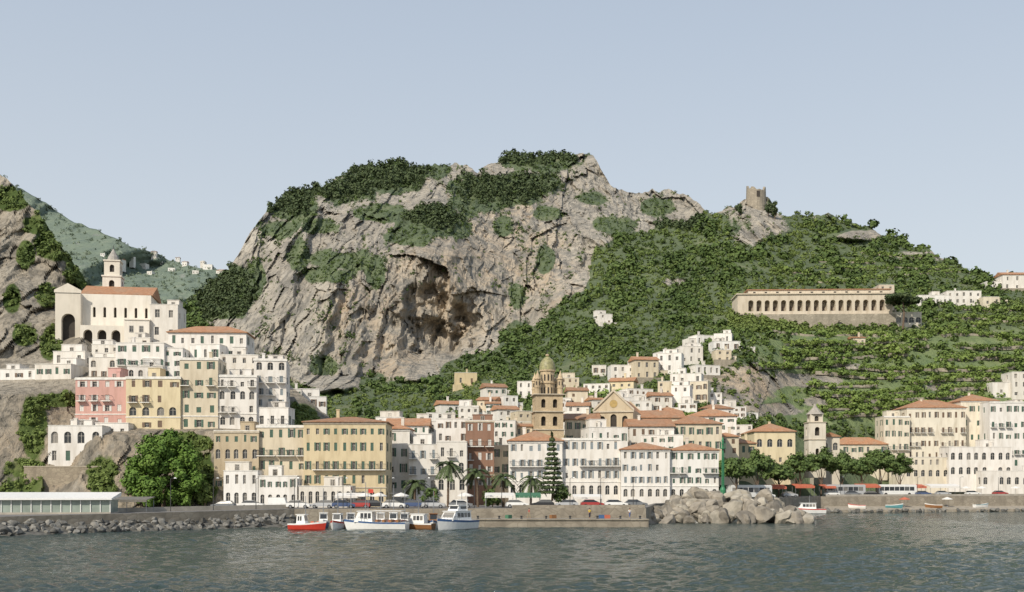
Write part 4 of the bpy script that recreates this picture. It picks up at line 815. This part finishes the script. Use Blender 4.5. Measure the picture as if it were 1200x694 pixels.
for x in(-4.4,-2.2,-.1):
    for y in(-1.08,1.08): m=MB(); m.cyl((x,y,1.1),(x,y,2.85),.04,.04,6); m.build('canopy_post',GREYMETAL,t)
mast(t,1.2,2.9,6.4,RED)
for k in range(4): m=MB(); m.box(-3.9+1.1*k,-3.5+1.1*k,-.9,.9,1.16,1.55); m.build('bench',WOOD,t)
t=boat('launch','small wooden launch with brown cabin between two white boats',489,173,160,5.6,2.1,.9,WOOD,WHITE); cabin(t,-1.5,1.1,.75,.9,2.3,WHITE,'cabin',.35,3); mast(t,-.2,2.3,4.6); rail(t,5.6,2.1,1.0,.6,2.5)
t['label']='small wooden launch with white cabin between two white boats'
t=boat('motor_cruiser','white motor cruiser with flybridge, rightmost of the moored boats',533,171,-122,9.4,3.4,1.4,WHITE,BLUE); cabin(t,-2.8,2.4,1.25,1.4,2.8,WHITE,'cabin',1.1,4); cabin(t,-2.2,.6,.95,2.92,3.7,WHITE,'flybridge',.5,1); rail(t,9.4,3.4,1.5,.8,4.5)
m=MB(); m.cyl((-1.9,-1.0,2.9),(-1.9,-1.0,4.5),.05); m.cyl((-1.9,1.0,2.9),(-1.9,1.0,4.5),.05); m.box(-2.1,-1.7,-1.1,1.1,4.5,4.6); m.build('radar_arch',WHITE,t); mast(t,-1.9,4.6,5.8)
m=MB(); m.lathe([(.45,-.12),(.55,0),(.45,.12),(.35,0),(.45,-.12)],12); q=m.build('life_ring',ORANGE,t,(-1.0,-1.40,2.1)); q.rotation_euler=(math.pi/2,0,0)
for kind,lb,px,Y,rz,L_,B_,fb,mt,st,cm,mh in (
 ('moored_boat','small white boat with red stripe between the red boat and the excursion boat',395,174,-95,5.6,2.1,1.0,WHITE,RED,WHITE,6.0),
 ('moored_boat','small blue boat with white cabin behind the red fishing boat',379,178,-80,5.4,2.0,1.0,BLUE,WHITE,WHITE,6.4),
 ('moored_boat','small wooden boat moored behind the excursion boat stern',411,177,-85,5.4,2.0,1.0,WOOD,WHITE,WHITE,6.8),
 ('moored_boat','small white boat with turquoise stripe behind the middle of the excursion boat',428,178.5,-92,5.4,2.0,1.1,WHITE,TEAL,WHITE,7.4),
 ('moored_boat','small red hulled boat behind the excursion boat wheelhouse',446,179,-88,5.4,2.0,1.0,RED,WHITE,WHITE,6.4),
 ('moored_boat','small white boat with red stripe behind the excursion boat bow',461,178,-90,5.4,2.0,1.05,WHITE,RED,WHITE,7.0),
 ('moored_boat','small white boat with orange stripe left of the wooden launch',474,176,-92,5.6,2.1,1.05,WHITE,ORANGE,WHITE,6.2),
 ('moored_boat','small white boat with wooden cabin between the wooden launch and the cruiser',508,175,-88,5.4,2.1,1.0,WHITE,BLUE,WOOD,6.0)):
    t=boat(kind,lb,px,Y,rz,L_,B_,fb,mt,st); cabin(t,-1.3,.5,.68,fb,fb+1.35,cm,'cabin',.3,2); mast(t,-.5,fb+1.3,mh,RED if px in(411,508) else None)
t=boat('white_yacht','white motor boat moored below the red awnings on the right',944,278,175,9.8,2.8,1.2,WHITE,RED); cabin(t,-2.5,2.0,1.0,1.2,2.6,WHITE,'cabin',.8,4); mast(t,-1,2.6,4.6)
for i,(px,mt,st,lb) in enumerate(((1004,WHITE,RED,'white rowing boat with red stripe on the right beach'),(1048,TEAL,WHITE,'turquoise rowing boat pulled up on the right beach'),(1094,WOOD,WHITE,'brown wooden rowing boat on the right beach'),(1150,WHITE,TEAL,'white rowing boat with turquoise stripe near the right end of the beach'))):
    t=boat('beached_boat',lb,px,ey(px)-5,rr.choice((15,-20,70,160,-100)),4.6,1.7,.7,mt,st,1.2)
    for k in range(2): m=MB(); m.box(-.9+.9*k,-.7+.9*k,-.6,.6,.72,.78); m.build('thwart',WOOD,t)
# quay clutter
for i,px in enumerate((560,585,611,640,668,700,727,750)):
    m=MB(); m.lathe([(.22,0),(.18,.08),(.14,.35),(.24,.42),(.24,.5),(.02,.55)],10); tag(m.build('bollard',IRON,None,((px-600)/F*183,183,QZ)),'dark iron bollard on the edge of the lower quay','bollard','bollards on the lower quay')
for i,(px,c,w_) in enumerate(((705,BLUE,'blue crate on the lower quay beside the person in yellow'),(711,ORANGE,'orange crate on the lower quay right of the blue crate'),(648,WOOD,'brown crate on the lower quay below the tall conifer'),(596,GREENP,'green crate near the left end of the lower quay'))):
    m=MB(); m.box(-.5,.5,-.35,.35,0,.08); [m.box(*q) for q in ((-.5,.5,-.35,-.3,.08,.6),(-.5,.5,.3,.35,.08,.6),(-.5,-.45,-.3,.3,.08,.6),(.45,.5,-.3,.3,.08,.6))]; tag(m.build('fish_crate',c,None,((px-600)/F*186,186,QZ),.3*i),w_,'crate')
# ---------------------------------------------------------------- cars
TYRE=simple('tyre_rubber',(.02,.02,.02),.9); LAMP=simple('headlight_glass',(.6,.6,.58),.2); CPAINT={n:paint('car_paint_'+n,c,.3) for n,c in dict(white=(.72,.72,.70),silver=(.42,.43,.44),black=(.02,.02,.022),red=(.34,.04,.035),blue=(.06,.09,.18),grey=(.16,.17,.18)).items()}
wh=MB(); wh.cyl((0,-.1,0),(0,.1,0),.33,.33,14); WHM=wh.mesh('wheel',TYRE); rm=MB(); rm.cyl((0,-.115,0),(0,.115,0),.2,.2,10); RIMM=rm.mesh('rim',GREYMETAL)
def car(label,px,Y,rz,col,van=False,z=None):
    t=thing('parked_van' if van else 'parked_car',label,'van' if van else 'car',((px-600)/F*Y,Y,gz(px) if z is None else z),R(rz),'vehicles parked along the shore road')
    pr=[(-2.05,.32),(-2.08,.62),(-2.0,.95),(-1.7,1.0),(.75,1.0),(1.2,.95),(1.95,.80),(2.08,.6),(2.05,.32)]
    m=MB(); hw=.84
    for sg in(-1,1): m.poly([(x,sg*hw*(.96 if z_>.9 else 1),z_) for x,z_ in pr])
    for (a,b) in zip(pr,pr[1:]+pr[:1]): m.poly([(a[0],-hw*(.96 if a[1]>.9 else 1),a[1]),(b[0],-hw*(.96 if b[1]>.9 else 1),b[1]),(b[0],hw*(.96 if b[1]>.9 else 1),b[1]),(a[0],hw*(.96 if a[1]>.9 else 1),a[1])])
    h=1.95 if van else 1.46; xr0,xr1=(-1.95,.9) if van else (-1.35,.25)
    m.box(xr0-.02,xr1+.02,-.64,.64,h-.04,h); m.build('body',CPAINT[col],t)
    q=MB(); a=[(-2.0 if van else -1.85,1.0),(1.25 if van else 1.15,.97),(xr1,h-.042),(xr0,h-.042)]
    q.hexa([(a[0][0],-.78,a[0][1]),(a[1][0],-.78,a[1][1]),(a[1][0],.78,a[1][1]),(a[0][0],.78,a[0][1]),(a[3][0],-.62,a[3][1]),(a[2][0],-.62,a[2][1]),(a[2][0],.62,a[2][1]),(a[3][0],.62,a[3][1])]); q.build('windows' if not van else 'cab_body',GLASS if not van else CPAINT[col],t)
    for x in(-1.3,1.3):
        for y in(-.78,.78): w_=put('wheel',WHM,t,(x,y,.33)); put('rim',RIMM,w_)
    for y in(-.6,.6): q=MB(); q.box(2.0,2.07,y-.16,y+.16,.62,.76); q.build('headlight',LAMP,t)
near={262:'beneath the left end of the tan front building',296:'before the white arched annex',350:'beneath the leftmost end of the ochre hotel',378:'beside the white restaurant of the ochre hotel',403:'before the white restaurant, right end',421:'in front of the ochre hotel',440:'at the right end of the ochre hotel',462:'in front of the narrow tiled white house',486:'in front of the white balconied house',508:'behind the motor cruiser',540:'between the two front palms',606:'beside the green canopies',636:'left of the tall conifer',664:'right of the tall conifer',694:'on the quay road near its right end',722:'in front of the twin white buildings',745:'at the very right end of the quay road'}
for c,px in (('grey',262),('white',296),('white',350),('silver',378),('blue',403),('red',421),('black',440),('white',462),('blue',486),('silver',508),('grey',540),('white',606),('black',636),('silver',664),('red',694),('white',722),('grey',745)):
    car(f'{c} car parked {near[px]}',px,ey(px)+(4+rr.uniform(0,1) if px>346 else 13),rr.choice((0,180,4,176)),c)
for c,px,w_ in (('white',898,'below the first red awning'),('blue',1082,'right of the red awnings'),('silver',1105,'below the large cream hotel'),('white',1140,'below the low arched terrace'),('red',1172,'near the right edge'),('grey',1000,'below the second awning from the right'),('white',975,'below the middle red awning'),('black',1022,'between the red awnings and the coach'),('silver',925,'beside the second red awning')): car(f'{c} car on the right shore road {w_}',px,ey(px)+3.4,14 if px<962 else 3,c)
car('white delivery van parked at the left of the harbour front',328,196,0,'white',True)
def coach(label,px,Y,rz,col='white'):
    t=thing('coach',label,'coach',((px-600)/F*Y,Y,gz(px)),R(rz)); m=MB(); m.box(-5.5,5.5,-1.2,1.2,.4,3.1); m.box(-5.3,5.3,-1.1,1.1,3.103,3.25); m.build('body',CPAINT[col],t)
    for k in range(7):
        for sg in(-1,1): q=MB(); q.box(-5.2+1.45*k,-3.9+1.45*k,sg*1.205-.01,sg*1.205+.01,1.5,2.6); q.build('window',GLASS,t)
    q=MB(); q.box(5.51,5.54,-1.05,1.05,1.2,2.8); q.build('windscreen',GLASS,t)
    for x in(-3.4,3.4):
        for y in(-1.1,1.1): w_=put('wheel',WHM,t,(x,y,.45)); w_.scale=(1.4,1.4,1.4)
coach('white coach parked before the cream hotel wing on the right shore',1050,ey(1050)+7,3); coach('white coach parked below the seafront trees at the left end of the right shore',878,ey(878)+5,18); coach('silver coach parked below the seafront trees on the right shore',990,ey(990)+7,3,'silver')
# ---------------------------------------------------------------- canopies, parasols, lamps, pavilion
def canopy(label,px0,px1,top,base_,Y,d,mat,name='awning',cat='awning',group=None,H=None):
    s=Y/F; W=(px1-px0)*s; b=P((px0+px1)/2,base_,Y); b=(b[0],b[1],gz((px0+px1)/2))
    H=H or (base_-top)*s+.4; t=thing(name,label,cat,b,0,group); m=MB()
    m.hexa([(-W/2,0,H*.78),(W/2,0,H*.78),(W/2,d,H*.95),(-W/2,d,H*.95),(-W/2,0,H*.82),(W/2,0,H*.82),(W/2,d,H),(-W/2,d,H)]); n=max(3,int(W/.7))
    for k in range(n): a=-W/2+W*k/n; m.box(a+.02,a+W/n-.02,-.03,-.003,H*.66,H*.81)
    m.build('canopy',mat,t)
    for x in np.linspace(-W/2+.15,W/2-.15,max(2,int(W/3)+1)):
        for y in(.2,d-.2): q=MB(); q.cyl((x,y,-.3),(x,y,H*.79),.05,.05,6); q.build('post',GREYMETAL,t)
    return t
for i,(a,b,w_) in enumerate(((900,922,'leftmost'),(932,955,'second from the left'),(964,980,'third from the left'),(1006,1032,'second from the right'),(1066,1086,'rightmost'))): canopy(f'red awning of the right shore cafes, {w_} of five',a,b,569,581,ey((a+b)/2)+5.5,4,ORANGE,group='red awnings on the right shore',H=3.3+.2*(i%2))
canopy('white canopy beside the white restaurant',392,424,577,592,198,4,CANV); canopy('green canopy on the quay left of the tall conifer',604,634,573,588,197.5,4,GREENP); canopy('white canopy on the quay below the palms',568,602,574,589,197,4,CANV); canopy('white canopy right of the tall conifer',672,706,575,588,198,3,CANV)
canopy('long white canopy at the right waterfront',1090,1126,566,579,ey(1108)+6,4,CANV,H=3.4)
def parasol(px,Y,label,mat,z=None,g='parasols along the harbour'):
    t=thing('parasol',label,'parasol',((px-600)/F*Y,Y,gz(px) if z is None else z),0,g); m=MB(); m.cyl((0,0,-.2),(0,0,2.6),.03,.03,6); m.cyl((0,0,0),(0,0,.1),.3,.28,10); m.build('pole',GREYMETAL,t)
    m=MB(); m.lathe([(1.5,2.05),(1.48,2.2),(.8,2.5),(.05,2.75)],8); m.build('canopy',mat,t)
for px,w_ in ((428,'white parasol near the right end of the ochre hotel'),(444,'white parasol farther right by the ochre hotel'),(470,'white parasol before the narrow tiled white house'),(545,'white parasol beside the second palm')): parasol(px,198,w_,CANV)
for px,w_ in ((1132,'white parasol left of the low white arched terrace'),(1150,'white parasol before the low white arched terrace'),(1190,'white parasol near the right edge')): parasol(px,ey(px)+5,w_,CANV)
for px,w_,mt in ((1060,'orange beach parasol right of the turquoise boat',ORANGE),(1110,'white beach parasol right of the brown wooden boat',CANV)): parasol(px,ey(px)-3.5,w_,mt,1.25)
lm=MB(); lm.cyl((0,0,0),(0,0,5.2),.07,.045,8); lm.cyl((0,0,5.2),(.7,0,5.5),.035,.03,6); LP=lm.mesh('pole',IRON); ll=MB(); ll.hexa([(.5,-.12,5.3),(.95,-.12,5.3),(.95,.12,5.3),(.5,.12,5.3),(.6,-.07,5.48),(.85,-.07,5.48),(.85,.07,5.48),(.6,.07,5.48)]); LL=ll.mesh('lantern',GREYMETAL)
for px in(200,250,300,345,402,456,498,556,588,622,668,704,742,985,1030,1075,1125,1170):
    t=thing('street_lamp','slim street lamp standing along the harbour promenade','street lamp',((px-600)/F*(ey(px)+3),ey(px)+3,gz(px)),random.uniform(-.5,.5),'street lamps along the promenade'); put('pole',LP,t); put('lantern',LL,t)
def pavilion():
    Y=166; s=Y/F; b=P(48,606,Y); t=thing('pier_pavilion','long low white pavilion with green glazing on the left shore','pavilion',b,R(6)); W=158*s; H=22*s; D=5
    m=MB(); m.hexa([(-W/2-.3,-.6,H-.25),(W/2+.3,-.6,H-.25),(W/2+.3,D+.4,H+.3),(-W/2-.3,D+.4,H+.3),(-W/2-.3,-.6,H),(W/2+.3,-.6,H),(W/2+.3,D+.4,H+.9),(-W/2-.3,D+.4,H+.9)]); m.build('roof',WHITE,t); m=MB(); m.box(-W/2,W/2,.02,D,-.6,.7); m.build('base_wall',CONC,t)
    m=MB(); m.box(-W/2+.1,W/2-.1,.15,D-.1,.7,H-.35); m.build('glazing',simple('green_tinted_glass',(.26,.31,.27),.25,.2,.5),t)
    m=MB(); m.box(-W/2,W/2,.02,D,H-.35,H-.26); m.build('fascia',paint('pavilion_green',(.36,.42,.37),.6),t)
    for k in range(15): q=MB(); x=-W/2+.08+(W-.16)*k/14; q.box(x-.06,x+.06,.01,.12,.7,H-.35); q.build('post',WHITE,t)
    canopy('dark open shelter right of the low green pavilion',124,172,588,603,174,4,simple('dark_canvas',(.16,.15,.13),.9),'shelter','shelter')
pavilion()
def beacon():
    Y=214; s=Y/F; b=P(847,580,Y); t=thing('beacon','slender green harbour beacon on the boulder breakwater','beacon',b); g_=paint('beacon_green',(.035,.19,.085),.5); z=lambda py:(580-py)*s
    m=MB(); m.lathe([(.6,-2),(.6,z(574)),(.26,z(570)),(.22,z(530)),(.21,z(526))],12); m.build('column',g_,t)
    m=MB(); m.lathe([(.15,z(526)),(.6,z(526)),(.6,z(525)),(.15,z(525))],12); m.build('platform',g_,t)
    m=MB(); [m.cyl((.55*math.cos(a),.55*math.sin(a),z(525)),(.55*math.cos(a),.55*math.sin(a),z(519.5)),.025,.025,5) for a in np.linspace(0,6.28,9)[:-1]]; m.lathe([(.53,z(519.5)),(.58,z(519.5)),(.58,z(519)),(.53,z(519))],12); m.build('railing',g_,t)
    m=MB(); m.lathe([(.22,z(525)),(.22,z(517)),(.3,z(517)),(.05,z(512))],10); m.build('lantern',g_,t)
    m=MB(); [m.box(-.2,.2,-.37,-.33,z(572)+.4*k,z(572)+.4*k+.05) for k in range(16)]; m.box(-.23,-.2,-.38,-.32,z(573),z(530)); m.box(.2,.23,-.38,-.32,z(573),z(530)); m.build('ladder',g_,t)
beacon()
# ---------------------------------------------------------------- trees
rt=random.Random(11)
def blobset(n,rx,ry,z0,z1,r0,r1,f=1):
    B=[]
    for _ in range(n):
        a=rt.uniform(0,6.28); q=math.sqrt(rt.random()); h=rt.random(); k=math.sin(math.pi*(.25+.65*h)); r=rt.uniform(r0,r1); B.append((q*rx*k*math.cos(a),q*ry*k*math.sin(a),z0+(z1-z0)*h,r,r,r*f))
    return B
tree('broadleaf_tree','big bright green round tree before the left headland wall','tree',192,592,204,blobset(95,6.8,5.2,1.0,12.2,1.1,2.2)+[(4.6,0,9.6,1.6,1.6,1.3),(-4.8,0,7.8,1.7,1.7,1.4),(1.2,0,13.2,1.4,1.4,1.0),(-2.4,-1,12.0,1.5,1.5,1.2),(6.4,0,5.2,1.3,1.3,1.2),(-6.6,0,4.2,1.4,1.4,1.2)],260,.25,LEAF_BRIGHT,(9,.5),[(2,(-4,0,7)),(2.5,(4,0,8)),(4,(2,2,11))])
tree('bush','small dark bush on the right of the big bright tree','bush',240,592,205,blobset(8,1.6,1.4,.5,4,.7,1.2),130,.28,LEAF_HILL,(2,.15))
def conifer(px,py,Y,h,label):
    B=[]; n=12
    for i in range(n):
        q=i/n; r=(1-q)*h*.19+.25
        for k in range(7): a=k*.9+i*.5; B.append((r*.62*math.cos(a),r*.62*math.sin(a),h*(.12+.86*q)-.12*r,r*.5,r*.5,.32))
    B.append((0,0,h*.98,.2,.2,.6)); tree('conifer_tree',label,'tree',px,py,Y,B,52,.2,LEAF_DARK,(h*.96,.22))
conifer(647,584,203,12.0,'tall dark symmetrical conifer on the quay before the white buildings')
def palm(px,py,Y,h,label,n=34,fl=2.8):
    b=P(px,py,Y); t=thing('palm_tree',label,'palm tree',(b[0],b[1],gz(px)),rt.uniform(0,6),'palms on the harbour front'); m=MB(); pr=Vector((0,0,-.3)); bx=rt.uniform(-.5,.5); h+=.5
    for k in range(1,8): q=k/7; p=Vector((bx*q*q,0,h*q)); m.cyl(pr,p,.24-.07*q,.27-.08*q,8); pr=p
    m.build('trunk',BARK,t); f=MB()
    for k in range(n):
        a=k*2.4; el=rt.uniform(-.35,1.2); sd=Vector((-math.sin(a),math.cos(a),0)); d=Vector((math.cos(a),math.sin(a),0)); pts=[]
        for i in range(8): q=i/7; pts.append(pr+d*fl*(q*math.cos(el*.6))+Vector((0,0,fl*(q*math.sin(el)-q*q*(.75)))))
        for p0,p1 in zip(pts[:-1],pts[1:]):
            ax=p1-p0
            for u in(0,.33,.66):
                c=p0+ax*u
                for sg in(-1,1): e=c+sd*sg*.5+ax*.9+Vector((0,0,-.16)); f.poly([c,c+ax*.4,e])
            f.poly([p0-sd*.04,p0+sd*.04,p1+sd*.03,p1-sd*.03])
    f.build('fronds',LEAF_PALM,t)
palm(525,588,204,7.4,'tall palm left of the red brown building front'); palm(560,586,205,6.0,'palm with full crown below the red brown building'); palm(590,586,204,5.0,'short palm right of the red brown building'); palm(622,586,206,4.6,'short palm just left of the tall conifer'); palm(486,586,207,3.9,'small palm before the white balconied house')
for i,(px,w_) in enumerate(((862,'leftmost'),(887,'second from the left'),(912,'third from the left'),(937,'fourth from the left'),(962,'fifth from the left'),(986,'fourth from the right'),(1009,'third from the right'),(1031,'second from the right'),(1054,'rightmost'))):
    Y=ey(px)+10.5+1.5*(i%2); up=1.1*(i%3==1)-.5*(i%4==2)+(2.0 if px>930 else .5); B=[]; rx=rt.uniform(3.7,4.7)
    for _ in range(44):
        a=rt.uniform(0,6.28); q=math.sqrt(rt.random()); B.append((q*rx*math.cos(a),q*3.0*math.sin(a),5.0+up+rt.uniform(0,4.0+.4*up)*(1-.6*q*q)+(.3*q),rt.uniform(1.0,1.7),rt.uniform(1.0,1.7),rt.uniform(.8,1.2)))
    tree('plane_tree',f'spreading seafront tree, {w_} of the row','tree',px,567,Y,B,105,.30,LEAF_SEA,(6.0+up*.7,.25),[(3,(-2.4,0,6+up)),(3,(2.4,0,6+up)),(3.4,(0,1.5,7+up))],'row of trees on the right shore',gz(px),rt.uniform(-.5,.5))
for px,h,w_ in ((505,3.4,'round green shrub before the white balconied house'),(577,3.0,'round green shrub right of the second palm'),(660,3.6,'round green shrub touching the tall conifer')): tree('shrub',w_,'shrub',px,586,203,blobset(8,1.5,1.2,.6,h,.6,1.0),120,.22,LEAF_SEA,(h*.6,.12),(),None,gz(px))
Yp=T1(TB,1058,386)-3; kp=Yp/F
B=[]
for _ in range(26):
    a=rt.uniform(0,6.28); q=math.sqrt(rt.random())*6.5; B.append((q*math.cos(a),q*math.sin(a),33*kp+rt.uniform(-.6,1.6)-q*.08,1.9,1.9,1.1))
tree('umbrella_pine','umbrella pine standing right of the long convent','tree',1058,384,Yp,B,110,.5,LEAF_DARK,(32*kp,.45),[(7,(-4,0,10.5)),(7,(4,0,10.5)),(8,(1,3,11))])
for px,py,h,w_ in ((908,256,9,'right of the ruined tower'),(900,252,5,'touching the ruined tower'),(866,252,5,'left of the ruined tower')): tree('ridge_tree',f'dark tree on the ridge {w_}','tree',px,py,T1(TB,px,py)-2,blobset(8,1.6,1.6,2,h*1.1,1.2,2.0,1.1),60,.5,LEAF_DARK,(h,.3))
# ---------------------------------------------------------------- people
def skin(name,pts,edges,rad,mat,parent):
    me=bpy.data.meshes.new(name); me.from_pydata(pts,edges,[]); me.materials.append(mat); o=put(name,me,parent); sm=o.modifiers.new('Skin','SKIN')
    for v,r_ in zip(me.skin_vertices[0].data,rad): v.radius=(r_,r_)
    me.skin_vertices[0].data[0].use_root=True; o.modifiers.new('Sub','SUBSURF').render_levels=1; return o
SKIN=simple('skin',(.42,.24,.16),.6); HAIR=simple('dark_hair',(.03,.02,.015),.7)
def person(px,Y,z,rz,label,shirt,trous,step):
    t=thing('person',label,'person',((px-600)/F*Y,Y,z),R(rz)); p=[(0,0,.95),(0,0,1.2),(0,0,1.42),(0,0,1.52),(0,-.01,1.63),(0,-.01,1.73),(-.19,0,1.4),(-.24,-.02,1.13),(-.23,-.12,.9),(-.23,-.14,.8),(.19,0,1.4),(.24,.04,1.13),(.24,.0,.9),(.24,-.02,.8),(-.1,0,.9),(-.1,-step*.5,.48),(-.1,-step*.6,.06),(-.1,-step*.6-.15,.04),(.1,0,.9),(.1,step*.4,.48),(.1,step*.9,.08),(.1,step*.9-.15,.04)]
    e=[(0,1),(1,2),(2,3),(3,4),(4,5),(2,6),(6,7),(7,8),(8,9),(2,10),(10,11),(11,12),(12,13),(0,14),(14,15),(15,16),(16,17),(0,18),(18,19),(19,20),(20,21)]
    r_=[.13,.12,.13,.055,.095,.07,.06,.045,.036,.04,.06,.045,.036,.04,.085,.06,.045,.04,.085,.06,.045,.04]; skin('body',p,e,r_,SKIN,t)
    skin('shirt',[p[0],p[1],p[2],p[6],p[7],p[10],p[11]],[(0,1),(1,2),(2,3),(3,4),(2,5),(5,6)],[.15,.14,.145,.08,.065,.08,.065],shirt,t)
    skin('trousers',[p[0],p[14],p[15],(p[16][0],p[16][1],.14),p[18],p[19],(p[20][0],p[20][1],.16)],[(0,1),(1,2),(2,3),(0,4),(4,5),(5,6)],[.14,.1,.08,.06,.1,.08,.06],trous,t)
    m=MB(); m.lathe([(.10,1.64),(.108,1.69),(.09,1.76),(.04,1.79),(.005,1.795)],10,0,.015); m.build('hair',HAIR,t)
CL=lambda n,c:simple(n,c,.9,.1,4)
person(691,186,QZ,20,'person in yellow top standing on the lower quay',CL('yellow_cloth',(.6,.45,.06)),CL('dark_cloth',(.05,.05,.07)),.12); person(738,186,QZ,200,'person in white shirt near the right end of the lower quay',CL('white_cloth',(.7,.7,.68)),CL('blue_cloth',(.08,.12,.25)),.3); person(620,187,QZ,90,'person in red shirt walking on the lower quay',CL('red_cloth',(.45,.06,.05)),CL('khaki_cloth',(.3,.25,.16)),.35)
# ---------------------------------------------------------------- light, world, camera
sv=Vector((-.50,-.74,.74)).normalized()
sun=bpy.data.lights.new('sun','SUN'); sun.energy=4.1; sun.angle=R(.5); sun.color=(1,.91,.77); so=bpy.data.objects.new('sun',sun); COL.objects.link(so); so.rotation_euler=(-sv).to_track_quat('-Z','Y').to_euler()
W=bpy.data.worlds.new('World'); S.world=W; W.use_nodes=True; t=W.node_tree; bg=t.nodes['Background']; out=t.nodes['World Output']
sky=nd(t,'ShaderNodeTexSky',sky_type='NISHITA',sun_disc=False,sun_elevation=math.asin(sv.z),sun_rotation=math.atan2(sv.x,sv.y),air_density=1.2,dust_density=3.0,ozone_density=1.0)
t.links.new(sky.outputs[0],bg.inputs[0]); bg.inputs[1].default_value=.12
zc=nd(t,'ShaderNodeSeparateXYZ',{0:nd(t,'ShaderNodeTexCoord').outputs['Generated']}).outputs[2]
hz=ramp(t,zc,[(0,(.84,.855,.86)),(.12,(.76,.805,.84)),(.38,(.57,.645,.745)),(.7,(.36,.45,.59)),(1,(.27,.36,.52))])
bg2=nd(t,'ShaderNodeBackground',{'Color':hz,'Strength':1.0}); ms=nd(t,'ShaderNodeMixShader',{0:.77,1:bg.outputs[0],2:bg2.outputs[0]}); t.links.new(ms.outputs[0],out.inputs[0])
cam=bpy.data.cameras.new('camera'); co=bpy.data.objects.new('camera',cam); COL.objects.link(co); co.location=(0,0,HC); co.rotation_euler=(math.pi/2,0,0)
cam.sensor_width=36; cam.lens=36*F/1200; cam.shift_y=(YH-347)/1200; cam.clip_start=.5; cam.clip_end=20000; S.camera=co
S.view_settings.view_transform='Standard'; S.view_settings.look='None'; S.view_settings.exposure=0
